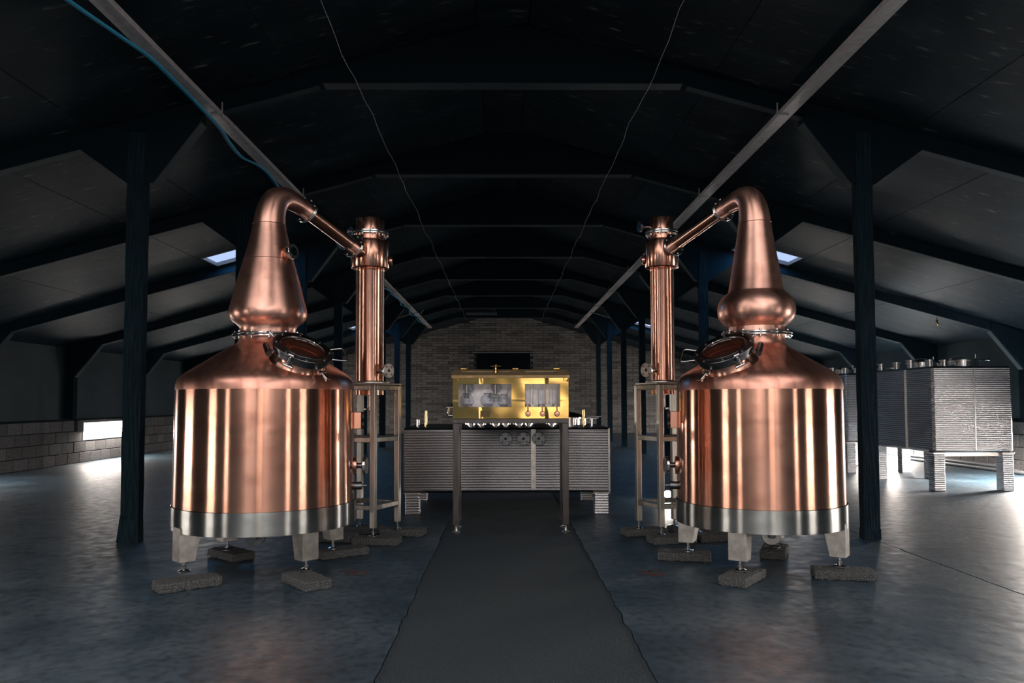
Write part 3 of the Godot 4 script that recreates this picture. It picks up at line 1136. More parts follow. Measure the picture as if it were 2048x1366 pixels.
func make_condenser(side: float, col: Vector2, r: float, rh: float, lab: String) -> void:
	var o := thing("condenser", V(col.x, 0, col.y), lab, "condenser", "copper condensers")
	var g := Geo.new()
	g.lathe([Vector2(r, 1.522), Vector2(r, 2.585), Vector2(r + 0.006, 2.60), Vector2(r + 0.002, 2.612)], 48)
	part(o, "tube_shell", g, M.copper_bright)
	g = Geo.new()
	g.lathe([Vector2(r, 2.612), Vector2(rh - 0.008, 2.618), Vector2(rh, 2.626), Vector2(rh, 2.872), Vector2(rh - 0.010, 2.892), Vector2(r + 0.008, 2.902), Vector2(r + 0.008, 2.945)], 56, Transform3D(), 50.0)
	part(o, "inlet_header", g, M.copper_bright)
	g = Geo.new()
	g.lathe(ring(r - 0.01, rh - 0.004, 2.946, 2.962), 48)
	var fl := part(o, "top_flange", g, M.chrome)
	g = Geo.new()
	g.lathe(ring(r - 0.01, rh - 0.004, 2.966, 2.984), 48)
	part(o, "top_flange", g, M.chrome)
	bolts(fl, "bolt", Transform3D(Basis(), Vector3(0, 2.965, 0)), rh - 0.018, 10, 0.009, 0.030, M.chrome)
	g = Geo.new()
	g.lathe([Vector2(r, 2.984), Vector2(r, 3.106), Vector2(r - 0.003, 3.110), Vector2(r - 0.012, 3.110), Vector2(r - 0.012, 3.0), Vector2(0, 3.0)], 48)
	part(o, "top_cap", g, M.copper_bright)
	# side branches
	flange_on(o, Vector3(-r * 0.9, 3.03, -0.02) if side > 0 else Vector3(-r * 0.8, 3.01, -r * 0.4), Vector3(-0.9, 0, 0.25) if side > 0 else Vector3(-1, 0, -0.3), 0.11, 0.016, 0.055, M.chrome, M.dark_steel, "vent_branch", 6)
	var bd := Vector3(-side * 0.80, 0, 0.60).normalized()
	flange_on(o, bd * r + Vector3.UP * 1.615, bd, 0.115, 0.022, 0.07, M.dark_steel, M.steel_dull, "water_branch", 4)
	g = Geo.new()
	g.lathe([Vector2(0.05, 0.0), Vector2(0.05, 0.025), Vector2(0.045, 0.028), Vector2(0, 0.029)], 24, along(Vector3(-side * rh * 0.98, 2.705, -0.03), Vector3(-side, 0, -0.2)))
	part(o, "header_plug", g, M.copper_plain)
	# below the stand's top plate
	g = Geo.new()
	g.lathe([Vector2(0.026, 1.375), Vector2(r, 1.385), Vector2(r, 1.500)], 40)
	part(o, "outlet_cap", g, M.copper_bright)
	g = Geo.new()
	g.lathe([Vector2(0.022, 1.25), Vector2(0.022, 1.378)], 18)
	g.lathe(ring(0.01, 0.052, 1.236, 1.258), 24)
	part(o, "outlet_pipe", g, M.chrome)


func make_stand(f: Vector2, a: Vector2, b: Vector2, plate_at: Vector2, r: float, lab: String) -> void:
	# f front corner, a and b its neighbours; square tube stand on four threaded feet
	var d := a + b - f
	var mid := (a + b) / 2
	var o := thing("condenser_stand", V(mid.x, 0, mid.y), lab, "stand", "steel condenser stands")
	var ex := V(a.x, 0, a.y) - V(f.x, 0, f.y)
	var ez := V(b.x, 0, b.y) - V(f.x, 0, f.y)
	var bas := Basis(ex.normalized(), Vector3.UP, ex.normalized().cross(Vector3.UP))
	var org := V(mid.x, 0, mid.y)
	var corners := [V(f.x, 0, f.y) - org, V(a.x, 0, a.y) - org, V(d.x, 0, d.y) - org, V(b.x, 0, b.y) - org]
	for c in corners:
		var g := Geo.new()
		g.box(Vector3(0, 0.81, 0), Vector3(0.052, 1.33, 0.052), 0.005, Transform3D(bas, c))
		var leg := part(o, "leg", g, M.steel_tube)
		g = Geo.new()
		g.lathe([Vector2(0, 0.072), Vector2(0.042, 0.072), Vector2(0.042, 0.080), Vector2(0.028, 0.086), Vector2(0.014, 0.09), Vector2(0.014, 0.112), Vector2(0.009, 0.114), Vector2(0.009, 0.15)], 20, Transform3D(Basis(), c))
		part(leg, "levelling_foot", g, M.chrome)
	for q in 4:
		var p: Vector3 = corners[q]
		var n: Vector3 = corners[(q + 1) % 4]
		var e := n - p
		var bs := Basis(e.normalized(), Vector3.UP, e.normalized().cross(Vector3.UP))
		for y in [1.452, 0.962, 0.333]:
			var g := Geo.new()
			g.box(Vector3(0, y, 0), Vector3(e.length() - 0.054, 0.046, 0.046), 0.004, Transform3D(bs, (p + n) / 2))
			part(o, "rail", g, M.steel_tube)
	var g2 := Geo.new()
	var hw := ex.length() / 2 + 0.026
	var hd := ez.length() / 2 + 0.026
	# top plate with a hole for the condenser: a ring of lathe plus four side strips
	var pc := V(plate_at.x, 0, plate_at.y) - org
	for sg in [-1.0, 1.0]:
		g2.box(Vector3(sg * (hw + r) / 2, 1.488, 0), Vector3(hw - r, 0.014, hd * 2), 0.002, Transform3D(bas, Vector3.ZERO))
		g2.box(Vector3(0, 1.488, sg * (hd + r) / 2), Vector3(r * 2, 0.014, hd - r), 0.002, Transform3D(bas, Vector3.ZERO))
	g2.lathe(ring(r + 0.002, r + 0.05, 1.496, 1.512), 40, Transform3D(Basis(), pc))
	part(o, "top_plate", g2, M.steel_dull)


func block_proto() -> Node3D:
	var o := thing("concrete_block", Vector3.ZERO, "", "block", "concrete blocks under the steel feet")
	var f := FastNoiseLite.new()
	f.frequency = 22.0
	f.fractal_octaves = 3
	var g := Geo.new()
	g.rough_box(Vector3(0, 0.035, 0), Vector3(0.43, 0.067, 0.205), Vector3i(26, 5, 14), 0.006, f, Vector3(3, 1, 9), 0.010)
	part(o, "block_body", g, M.block_rough)
	return o


func make_blocks() -> void:
	# x, depth, yaw in degrees, label
	var list := [
		[-2.26, 5.60, 38.0, "rough grey concrete block under the left still's front left leg"],
		[-1.43, 5.66, -52.0, "rough grey concrete block under the left still's front right leg"],
		[-2.32, 6.66, -42.0, "rough grey concrete block under the left still's back left leg"],
		[-1.40, 6.72, 35.0, "rough grey concrete block under the left still's back right leg"],
		[-1.18, 7.26, -6.0, "concrete block under the front leg of the left condenser stand"],
		[-1.00, 7.74, -8.0, "concrete block under the right leg of the left condenser stand"],
		[-1.46, 7.90, -8.0, "concrete block under the back leg of the left condenser stand"],
		[-1.62, 7.44, -8.0, "concrete block under the leg of the left condenser stand hidden behind the still"],
		[1.50, 6.50, -14.0, "dark concrete block under the right still's back left leg"],
		[1.74, 5.70, 52.0, "rough grey concrete block under the right still's front left leg"],
		[2.31, 6.66, 66.0, "rough grey concrete block under the right still's back right leg"],
		[2.52, 5.80, -12.0, "dark concrete block under the right still's front right leg"],
		[1.56, 7.27, 12.0, "concrete block under the front leg of the right condenser stand"],
		[1.38, 7.69, 10.0, "concrete block under the left leg of the right condenser stand"],
		[2.02, 7.37, 12.0, "concrete block under the right leg of the right condenser stand, behind the still"],
		[1.86, 7.78, 10.0, "concrete block under the back leg of the right condenser stand"],
	]
	var p := block_proto()
	for k in list.size():
		var q: Array = list[k]
		if k == 0:
			p.position = V(q[0], 0, q[1])
			p.rotation.y = deg_to_rad(q[2])
			p.set_meta("label", q[3])
		else:
			copy(p, "concrete_block", V(q[0], 0, q[1]), deg_to_rad(q[2]), q[3])


# ------------------------------------------------------------------ spirit safe
func make_safe() -> void:
	var x0 := -0.52
	var x1 := 0.655
	var zf := 7.85
	var zb := 8.24
	var cx := (x0 + x1) / 2
	var t := thing("steel_table", V(cx, 0, (zf + zb) / 2), "tall bare steel table on four slim legs carrying the brass case", "table")
	var hw := (x1 - x0) / 2
	var hd := (zb - zf) / 2
	for sx in [-1.0, 1.0]:
		for sz in [-1.0, 1.0]:
			var g := Geo.new()
			g.box(Vector3(sx * (hw - 0.034), 0.585, sz * (hd - 0.034)), Vector3(0.066, 1.03, 0.05), 0.005)
			var leg := part(t, "leg", g, M.steel_table)
			g = Geo.new()
			g.lathe([Vector2(0, -0.004), Vector2(0.042, -0.004), Vector2(0.042, 0.006), Vector2(0.016, 0.014), Vector2(0.012, 0.05), Vector2(0.012, 0.08)], 20, Transform3D(Basis(), Vector3(sx * (hw - 0.034), 0, sz * (hd - 0.034))))
			part(leg, "levelling_foot", g, M.chrome)
	for sz in [-1.0, 1.0]:
		var g := Geo.new()
		g.box(Vector3(0, 1.12, sz * (hd - 0.025)), Vector3(hw * 2, 0.046, 0.05), 0.004)
		part(t, "rail", g, M.steel_table)
	for sx in [-1.0, 1.0]:
		var g := Geo.new()
		g.box(Vector3(sx * (hw - 0.03), 1.12, 0), Vector3(0.06, 0.046, hd * 2 - 0.1), 0.004)
		part(t, "rail", g, M.steel_table)
	# the case
	var c := thing("brass_case", V(cx, 1.145, zf), "polished brass spirit safe with two glazed windows and a sloping lid", "spirit safe")
	var h := 0.432
	var g := Geo.new()
	var wl := [-0.462 - cx, 0.076 - cx]
	var wr := [0.211 - cx, 0.569 - cx]
	var yb := 1.263 - 1.145
	var yt := 1.495 - 1.145
	var th := 0.006
	g.box(V(0, yb / 2, th / 2), Vector3(hw * 2, yb, th), 0.001)
	g.box(V(0, (yt + h) / 2, th / 2), Vector3(hw * 2, h - yt, th), 0.001)
	for e in [[-hw, wl[0]], [wl[1], wr[0]], [wr[1], hw]]:
		g.box(V((e[0] + e[1]) / 2, (yb + yt) / 2, th / 2), Vector3(e[1] - e[0], yt - yb, th), 0.0)
	part(c, "front_plate", g, M.brass)
	for e in [wl, wr]:
		g = Geo.new()
		g.box(V((e[0] + e[1]) / 2, (yb + yt) / 2, 0.010), Vector3(e[1] - e[0] + 0.01, yt - yb + 0.01, 0.003), 0.0)
		part(c, "window_pane", g, M.glass)
	for sx in [-1.0, 1.0]:
		g = Geo.new()
		g.prism([Vector2(0.007, 0.0), Vector2(0.385, 0.0), Vector2(0.385, h + 0.06), Vector2(0.007, h)], 0.006, Transform3D(Basis(Vector3(0, 0, -1), Vector3.UP, Vector3(1, 0, 0)), Vector3(sx * (hw - 0.003), 0, 0)))
		part(c, "side_plate", g, M.brass)
	g = Geo.new()
	g.box(V(0, (h + 0.06) / 2, 0.385), Vector3(hw * 2 - 0.012, h + 0.06, 0.006), 0.0)
	part(c, "back_plate", g, M.steel_inside)
	g = Geo.new()
	g.box(V(0, 0.004, 0.196), Vector3(hw * 2 - 0.014, 0.008, 0.37), 0.0)
	part(c, "bottom_plate", g, M.steel_inside)
	# sloping lid with two glazed slots
	var sl := Transform3D(Basis(Vector3.RIGHT, atan(0.072 / 0.40)), V(0, h, 0.0))
	g = Geo.new()
	var q := hw + 0.012
	for e in [[-q, -0.44 - cx], [0.068 - cx, 0.225 - cx], [0.552 - cx, q]]:
		g.box(V((e[0] + e[1]) / 2, 0.006, 0.20), Vector3(e[1] - e[0], 0.010, 0.16), 0.0, sl)
	g.box(V(0, 0.006, 0.05), Vector3(q * 2, 0.010, 0.14), 0.001, sl)
	g.box(V(0, 0.006, 0.345), Vector3(q * 2, 0.010, 0.13), 0.001, sl)
	g.box(V(0, -0.006, -0.018), Vector3(q * 2, 0.026, 0.006), 0.001, sl)
	var lid := part(c, "lid", g, M.brass_roof)
	for e in [[-0.44 - cx, 0.068 - cx], [0.225 - cx, 0.552 - cx]]:
		g = Geo.new()
		g.box(V((e[0] + e[1]) / 2, 0.004, 0.20), Vector3(e[1] - e[0], 0.003, 0.16), 0.0, sl)
		part(lid, "lid_pane", g, M.glass)
	for hx in [-0.43, 0.12, 0.56]:
		g = Geo.new()
		g.tube([sl * V(hx - cx - 0.03, 0.020, 0.40), sl * V(hx - cx + 0.03, 0.020, 0.40)], [0.012], 12)
		part(lid, "hinge", g, M.brass)
	# T handle on the lid
	g = Geo.new()
	var tp := sl * V(-0.085 - cx, 0.012, 0.17)
	g.lathe([Vector2(0.020, -0.005), Vector2(0.020, 0.02), Vector2(0.014, 0.03), Vector2(0.016, 0.055), Vector2(0.026, 0.06), Vector2(0.026, 0.078), Vector2(0, 0.082)], 20, Transform3D(Basis(), tp))
	g.tube([tp + Vector3(-0.055, 0.066, 0), tp + Vector3(0.055, 0.066, 0)], [0.005], 10)
	part(lid, "lid_handle", g, M.brass)
	for sx in [-1.0, 1.0]:
		g = Geo.new()
		g.box(V(sx * (hw - 0.025), h - 0.035, -0.008), Vector3(0.05, 0.03, 0.022), 0.004)
		g.tube([V(sx * (hw - 0.012), h - 0.03, -0.02), V(sx * (hw - 0.012), h - 0.06, -0.02)], [0.006], 8)
		part(c, "corner_clasp", g, M.brass)
	# three knobs on stems under the right window
	for kx in [0.242, 0.389, 0.536]:
		g = Geo.new()
		g.lathe([Vector2(0, 0), Vector2(0.020, 0.0), Vector2(0.028, 0.008), Vector2(0.028, 0.020), Vector2(0.022, 0.026), Vector2(0, 0.027)], 28, along(V(kx - cx, 0.047, 0), V(0, 0, -1)))
		g.tube([V(kx - cx, 0.07, -0.012), V(kx - cx, yb + 0.01, -0.012)], [0.008], 10)
		part(c, "knob", g, M.copper_plain)
	g = Geo.new()
	g.box(V(-0.19 - cx, 0.050, -0.002), Vector3(0.10, 0.066, 0.004), 0.001)
	part(c, "name_plate", g, M.brass_dark)
	# tap at the left side
	g = Geo.new()
	var lp := V(-hw, 0.03, 0.12)
	g.tube([lp, lp + Vector3(-0.05, 0, 0), lp + Vector3(-0.055, 0.03, 0), lp + Vector3(-0.05, 0.085, 0)], [0.010], 12)
	g.tube([lp + Vector3(0.0, 0.085, 0), lp + Vector3(-0.075, 0.085, 0)], [0.007], 10)
	var tap := part(c, "side_tap", g, M.chrome)
	g = Geo.new()
	g.lathe([Vector2(0, 0), Vector2(0.024, 0.004), Vector2(0.020, 0.03), Vector2(0, 0.034)], 18, Transform3D(Basis(), lp + Vector3(-0.035, 0.09, 0)))
	part(tap, "tap_cap", g, M.rubber)
	# inside, left: two spouts from flanged inlets
	var spots := [-0.388, -0.092]
	for k in 2:
		var sx: float = spots[k] - cx
		g = Geo.new()
		g.lathe([Vector2(0.017, 0.248), Vector2(0.021, 0.25), Vector2(0.021, 0.44)], 24, Transform3D(Basis(), V(sx, 0, 0.17)))
		g.lathe([Vector2(0.021, 0.0), Vector2(0.021, 0.20)], 20, along(V(sx, 0.335, 0.18), V(0, 0, 1)))
		var sp := part(c, "spout", g, M.chrome)
		g = Geo.new()
		g.lathe(ring(0.024, 0.056, 0, 0.014), 36, along(V(sx + 0.012, 0.328, 0.26), V(0, 0, 1)))
		part(sp, "spout_flange", g, M.dark_steel)
		g = Geo.new()
		g.box(V(sx + (0.0 if k == 0 else -0.012), 0.226, 0.17), Vector3(0.056 if k == 0 else 0.11, 0.04, 0.05), 0.006)
		part(sp, "spout_cup", g, M.dark_steel)
	g = Geo.new()
	for w in 3:
		var pts := []
		for k in 14:
			var u := k / 13.0
			pts.append(V(0.065 - cx - 0.035 * sin(u * 1.9) - 0.006 * w, 0.34 - u * 0.24, 0.10 + 0.02 * w))
		g.tube(pts, [0.0022], 6)
	part(c, "brass_chain", g, M.brass)
	# glass bowls and jars stand loose inside
	var bowls := [[-0.385, 0.074, "round glass bowl under the left spout inside the brass case"], [-0.168, 0.074, "round glass bowl in the middle of the left window of the brass case"], [0.0, 0.068, "round glass bowl at the right end of the left window of the brass case"]]
	for b in bowls:
		var bo := thing("glass_bowl", V(b[0], 1.155, zf + 0.17), b[2], "bowl", "glass bowls in the brass case")
		g = Geo.new()
		var pr := []
		for k in 15:
			var a := -PI / 2 + (PI * 0.83) * k / 14.0
			pr.append(Vector2(maxf(cos(a) * b[1], 0.0), 0.10 + b[1] + sin(a) * b[1]))
		pr.append(Vector2(pr[14].x + 0.006, pr[14].y + 0.012))
		var inner := []
		for k in range(pr.size() - 1, -1, -1):
			inner.append(Vector2(maxf(pr[k].x - 0.004, 0.0), pr[k].y + (0.004 if k < 5 else 0.0)))
		g.lathe(pr + inner, 36, Transform3D(), 80.0)
		part(bo, "bowl", g, M.bowl_glass)
		g = Geo.new()
		g.lathe([Vector2(0, 0.0), Vector2(0.045, 0.0), Vector2(0.042, 0.012), Vector2(0.016, 0.03), Vector2(0.016, 0.085), Vector2(0.03, 0.104), Vector2(0, 0.106)], 24)
		part(bo, "bowl_foot", g, M.chrome)
	var jars := [[0.242, "clear glass jar above the left copper knob of the brass case"], [0.389, "clear glass jar above the middle copper knob of the brass case"], [0.536, "clear glass jar above the right copper knob of the brass case"]]
	for b in jars:
		var jo := thing("glass_jar", V(b[0] - 0.005, 1.155, zf + 0.11), b[1], "jar", "glass jars in the brass case")
		g = Geo.new()
		g.lathe([Vector2(0.032, 0.140), Vector2(0.036, 0.140), Vector2(0.036, 0.292), Vector2(0.032, 0.292), Vector2(0.032, 0.140)], 30)
		part(jo, "jar_wall", g, M.bowl_glass)
		g = Geo.new()
		g.lathe([Vector2(0, 0), Vector2(0.04, 0.0), Vector2(0.04, 0.12), Vector2(0.034, 0.138), Vector2(0, 0.138)], 30)
		part(jo, "jar_base", g, M.dark_steel)
	for b in [[0.315, "brass thermometer rack hanging left in the right window of the brass case"], [0.445, "brass thermometer rack hanging in the middle of the right window of the brass case"], [0.482, "slim brass thermometer rack hanging right in the right window of the brass case"]]:
		var ho := thing("thermometer_rack", V(b[0] - 0.02, 1.285, zf + 0.075), b[1], "thermometer", "thermometer racks in the brass case")
		g = Geo.new()
		g.tube([Vector3.ZERO, Vector3(0.005, 0.215, 0)], [0.003], 8)
		part(ho, "rod", g, M.brass)
		g = Geo.new()
		for k in 20:
			g.tube([Vector3(-0.009, 0.01 + k * 0.0102, 0), Vector3(0.011, 0.01 + k * 0.0102, 0)], [0.0018], 6)
		part(ho, "rungs", g, M.brass)


# ------------------------------------------------------------------ steel tanks
func tank_shell(o: Node3D, w: float, hgt: float, dep: float, y0: float, r: float, m: Material) -> void:
	# rounded long edges: profile in y and depth swept along x
	var g := Geo.new()
	var prof := []
	for q in [[-1, -1], [1, -1], [1, 1], [-1, 1]]:
		for k in 7:
			var a: float = {[-1, -1]: PI, [1, -1]: PI * 1.5, [1, 1]: 0.0, [-1, 1]: PI * 0.5}[q] + PI / 2 * k / 6.0
			prof.append(Vector2(q[0] * (dep / 2 - r) + cos(a) * r, q[1] * (hgt / 2 - r) + sin(a) * r))
	g.prism(prof, w, Transform3D(Basis(Vector3(0, 0, -1), Vector3.UP, Vector3.RIGHT), Vector3(0, y0 + hgt / 2, 0)))
	part(o, "tank_shell", g, m)


func tank_leg(o: Node3D, x: float, d: float, y0: float, s: float) -> void:
	var g := Geo.new()
	g.box(V(x, y0 / 2, d), Vector3(s, y0 - 0.002, s), 0.006)
	var l := part(o, "leg", g, M.steel_turned)
	g = Geo.new()
	g.box(V(x, y0 + 0.0, d), Vector3(s + 0.03, 0.02, s + 0.03), 0.003)
	part(l, "leg_cap", g, M.steel_dull)


func hatch(o: Node3D, at: Vector3, r: float) -> void:
	var g := Geo.new()
	g.lathe([Vector2(r, 0), Vector2(r, 0.09), Vector2(r + 0.03, 0.092), Vector2(r + 0.03, 0.108), Vector2(r, 0.11), Vector2(r * 0.7, 0.15), Vector2(r * 0.3, 0.17), Vector2(0, 0.175)], 40, Transform3D(Basis(), at), 50.0)
	var h := part(o, "hatch", g, M.chrome)
	g = Geo.new()
	g.tube([at + Vector3(r + 0.02, 0.10, 0), at + Vector3(r + 0.16, 0.115, 0), at + Vector3(r + 0.2, 0.115, 0)], [0.012, 0.012, 0.02], 10)
	g.tube([at + Vector3(r * 0.9, 0.11, 0.02), at + Vector3(r * 0.9, 0.2, 0.02)], [0.01], 8)
	part(h, "hatch_handle", g, M.chrome)


func stub(o: Node3D, at: Vector3, r: float, h: float) -> void:
	var g := Geo.new()
	g.lathe([Vector2(r, 0), Vector2(r, h - 0.02), Vector2(r + 0.02, h - 0.018), Vector2(r + 0.02, h), Vector2(r * 0.6, h), Vector2(0, h - 0.005)], 24, Transform3D(Basis(), at))
	part(o, "top_fitting", g, M.chrome)


func make_tanks() -> void:
	# the low wide tank behind the brass case
	var o := thing("low_steel_tank", V(0.028, 0, 9.95), "long low tank of engine-turned steel behind the brass case", "tank")
	tank_shell(o, 2.41, 0.765, 1.66, 0.245, 0.05, M.steel_turned_dark)
	for e in [[-1.10, -0.78], [1.11, -0.78], [-1.14, 0.5], [1.08, 0.5]]:
		tank_leg(o, e[0] - 0.0, e[1], 0.25, 0.165)
	var g := Geo.new()
	g.box(V(0.315, 0.64, -0.832), Vector3(0.055, 0.70, 0.006), 0.001)
	part(o, "weld_strip", g, M.steel_dull)
	g = Geo.new()
	g.box(V(1.207, 0.63, -0.02), Vector3(0.02, 0.75, 1.64), 0.006)
	part(o, "end_plate", g, M.steel_dull)
	for x in [0.016, 0.225, 0.404]:
		flange_on(o, V(x - 0.028, 0.883, -0.83), V(0, 0, -1), 0.06, 0.025, 0.075, M.chrome, M.dark_steel, "front_outlet", 4)
	for x in [[-0.40, 0.05], [-0.28, 0.04], [-0.10, 0.05], [0.02, 0.04], [0.18, 0.05], [0.30, 0.05], [0.58, 0.05]]:
		stub(o, V(x[0] - 0.028, 1.008, -0.55), x[1], 0.05)
	hatch(o, V(0.80, 1.008, 0.0), 0.22)
	for sx in [-1.0, 1.0]:
		g = Geo.new()
		var bx: float = -0.98 if sx < 0 else 0.94
		g.tube([V(bx, 1.005, -0.5), V(bx, 1.21, -0.5)], [0.014], 12)
		part(o, "vent_tube", g, M.brass)
		g = Geo.new()
		var vx: float = bx + sx * 0.10
		g.tube([V(vx, 1.005, -0.45), V(vx, 1.10, -0.45)], [0.018], 12)
		g.tube([V(vx - 0.02 * sx, 1.105, -0.45), V(vx + sx * 0.09, 1.112, -0.45)], [0.011], 10)
		g.tube([V(bx - 0.05, 1.07, -0.5), V(bx + 0.05, 1.07, -0.5)], [0.006], 8)
		part(o, "ball_valve", g, M.chrome)
	# two tall tanks at the right wall
	var spec := [[12.15, "tall engine-turned steel tank in front at the right, glare on its face"], [15.0, "tall steel tank standing behind the front right one, seen past the dark post"]]
	for k in 2:
		var z0: float = spec[k][0]
		var dep := 1.95
		var t := thing("tall_steel_tank", V(6.805, 0, z0), spec[k][1], "tank", "tall steel tanks by the right wall")
		g = Geo.new()
		g.box(Vector3(0, 1.187, 0), Vector3(1.17, 1.255, dep), 0.03)
		part(t, "tank_shell", g, M.steel_turned)
		for e in [[-0.50, -0.88], [0.50, -0.88], [-0.50, 0.82], [0.36, 0.82]]:
			tank_leg(t, e[0], e[1], 0.55, 0.16)
		g = Geo.new()
		g.box(V(0.03, 1.187, -dep / 2 - 0.002), Vector3(0.014, 1.2, 0.006), 0.001)
		part(t, "weld_strip", g, M.steel_dull)
		g = Geo.new()
		g.box(V(-0.587, 1.187, -0.22), Vector3(0.006, 1.2, 0.045), 0.001)
		part(t, "weld_strip", g, M.steel_dull)
		g = Geo.new()
		g.box(V(0, 0.53, -0.88), Vector3(0.86, 0.06, 0.05), 0.004)
		part(t, "leg_rail", g, M.steel_dull)
		hatch(t, V(0.12, 1.812, -0.55), 0.21)
		hatch(t, V(-0.12, 1.812, 0.15), 0.20)
		for f in [[-0.46, -0.7, 0.045, 0.11], [-0.30, -0.8, 0.05, 0.10], [-0.48, -0.2, 0.05, 0.13], [-0.42, 0.35, 0.05, 0.12], [-0.5, 0.7, 0.045, 0.11], [0.38, 0.5, 0.05, 0.12]]:
			stub(t, V(f[0], 1.812, f[1]), f[2], f[3])


# ------------------------------------------------------------------ overhead and small things
func make_overhead() -> void:
	for s in [-1.0, 1.0]:
		var x := -2.80 if s < 0 else 2.75
		var o := thing("cable_tray", V(x, 4.10, 17.0), "long grey galvanised tray under the %s rafters%s" % ["left" if s < 0 else "right", ", carrying the blue cable" if s < 0 else ", empty"], "cable tray", "galvanised trays")
		for seg in 7:
			var g := Geo.new()
			g.box(V(0, 0, 3.9 * (seg - 3.35)), Vector3(0.13, 0.006, 3.892), 0.001)
			g.box(V(0.062, 0.022, 3.9 * (seg - 3.35)), Vector3(0.005, 0.045, 3.892), 0.001)
			g.box(V(-0.062, 0.022, 3.9 * (seg - 3.35)), Vector3(0.005, 0.045, 3.892), 0.001)
			part(o, "tray_length", g, M.galvanised)
		for k in 8:
			var gh := Geo.new()
			gh.box(V(-s * 0.09, 0.04, FRAME0 + BAY * k - 17.0 - 0.1), Vector3(0.012, 0.14, 0.012), 0.001)
			gh.box(V(-s * 0.04, -0.008, FRAME0 + BAY * k - 17.0 - 0.1), Vector3(0.12, 0.010, 0.012), 0.001)
			part(o, "hanger", gh, M.wire_pale)
	# blue cable slung along the left tray
	var pts := [[4.2, -0.20, 4.0], [4.7, -0.15, 4.0], [5.2, -0.10, 4.02], [5.7, -0.05, 4.05], [6.1, -0.01, 4.07], [6.6, 0.0, 4.06], [7.1, 0.0, 4.05], [7.6, -0.01, 4.04], [8.0, -0.05, 4.02], [8.4, -0.06, 4.0], [8.8, -0.02, 4.04], [9.2, -0.01, 4.05], [9.8, -0.04, 4.03], [10.4, -0.02, 4.05]]
	var cab := Curve3D.new()
	for p in pts:
		cab.add_point(V(-2.80 + p[1] * 1.0, p[2], p[0]))
	var zz := 11.0
	while zz < 28.0:
		cab.add_point(V(-2.83 + 0.05 * sin(zz * 3.1), 4.04 + 0.035 * sin(zz * 2.3), zz))
		zz += 0.5
	var smooth := []
	var cn := cab.point_count
	for k in cn - 1:
		var p0 := cab.get_point_position(maxi(k - 1, 0))
		var p1 := cab.get_point_position(k)
		var p2 := cab.get_point_position(k + 1)
		var p3 := cab.get_point_position(mini(k + 2, cn - 1))
		for q in 4:
			smooth.append(p1.cubic_interpolate(p2, p0, p3, q / 4.0))
	var g2 := Geo.new()
	g2.tube(smooth, [0.011], 8)
	var o2 := part(self, "blue_cable", g2, M.cable_blue)
	tag(o2, "bright blue cable slung along the left galvanised tray", "cable")
	var sm2 := []
	for p in smooth:
		sm2.append(p + Vector3(-0.024, 0.004, 0))
	g2 = Geo.new()
	g2.tube(sm2, [0.008], 8)
	var o3 := part(self, "twin_cable", g2, M.cable_blue)
	tag(o3, "thinner blue cable tied against the bright blue cable on the left tray", "cable")
	# thin wires under the ridge plates
	for s in [-1.0, 1.0]:
		var wp := []
		var z := 4.5
		while z < 30.0:
			var ph := (z - FRAME0) / BAY
			wp.append(V(s * 1.42 + 0.012 * sin(z * 2.7 + s) + 0.006 * sin(z * 7.1), 4.395 + 0.03 * sin(ph * PI) * sin(ph * PI) - 0.01 * sin(z * 5.0), z))
			z += 0.25
		g2 = Geo.new()
		g2.tube(wp, [0.0032], 6)
		var w := part(self, "thin_wire", g2, M.wire_pale)
		tag(w, "thin pale wire strung under the ridge plates, %s of the two" % ("left" if s < 0 else "right"), "wire", "ridge wires")
	# slanted rods near the far tray ends
	for s in [-1.0, 1.0]:
		g2 = Geo.new()
		g2.tube([V(s * 2.62, 3.99, 23.2), V(s * 2.8, 3.95, 23.2), V(s * 3.55, 3.71, 23.2)], [0.014], 8)
		if s < 0:
			g2.tube([V(-2.62, 3.99, 23.2), V(-2.50, 3.97, 23.2), V(-2.42, 4.07, 23.2)], [0.012], 8)
		var r := part(self, "slanted_rod", g2, M.wire_pale)
		tag(r, "pale slanted rod between the %s tray and a far post" % ("left" if s < 0 else "right"), "rod")
	# duct at the far ridge
	var d := thing("vent_duct", V(-0.76, 4.40, 27.0), "dark square vent duct hanging from the ridge above the end wall", "vent")
	g2 = Geo.new()
	g2.box(Vector3(0, 0.2, 0), Vector3(0.9, 0.4, 0.6), 0.01)
	part(d, "duct_box", g2, M.frame_edge)
	g2 = Geo.new()
	g2.box(Vector3(-0.02, -0.01, 0), Vector3(1.08, 0.03, 0.75), 0.006)
	part(d, "duct_rim", g2, M.frame_edge)
	# hanging bulb
	var b := thing("hanging_bulb", V(7.62, 2.62, 13.48), "small bare brass bulb holder hanging from a rafter above the right tanks", "lamp")
	g2 = Geo.new()
	g2.lathe([Vector2(0, 0), Vector2(0.02, 0.01), Vector2(0.03, 0.04), Vector2(0.018, 0.075)], 16, Transform3D(), 60)
	part(b, "bulb", g2, M.brass)
	g2 = Geo.new()
	g2.lathe([Vector2(0, 0.07), Vector2(0.022, 0.07), Vector2(0.022, 0.11), Vector2(0.005, 0.115), Vector2(0.005, 0.19)], 12)
	part(b, "lamp_holder", g2, M.rubber)


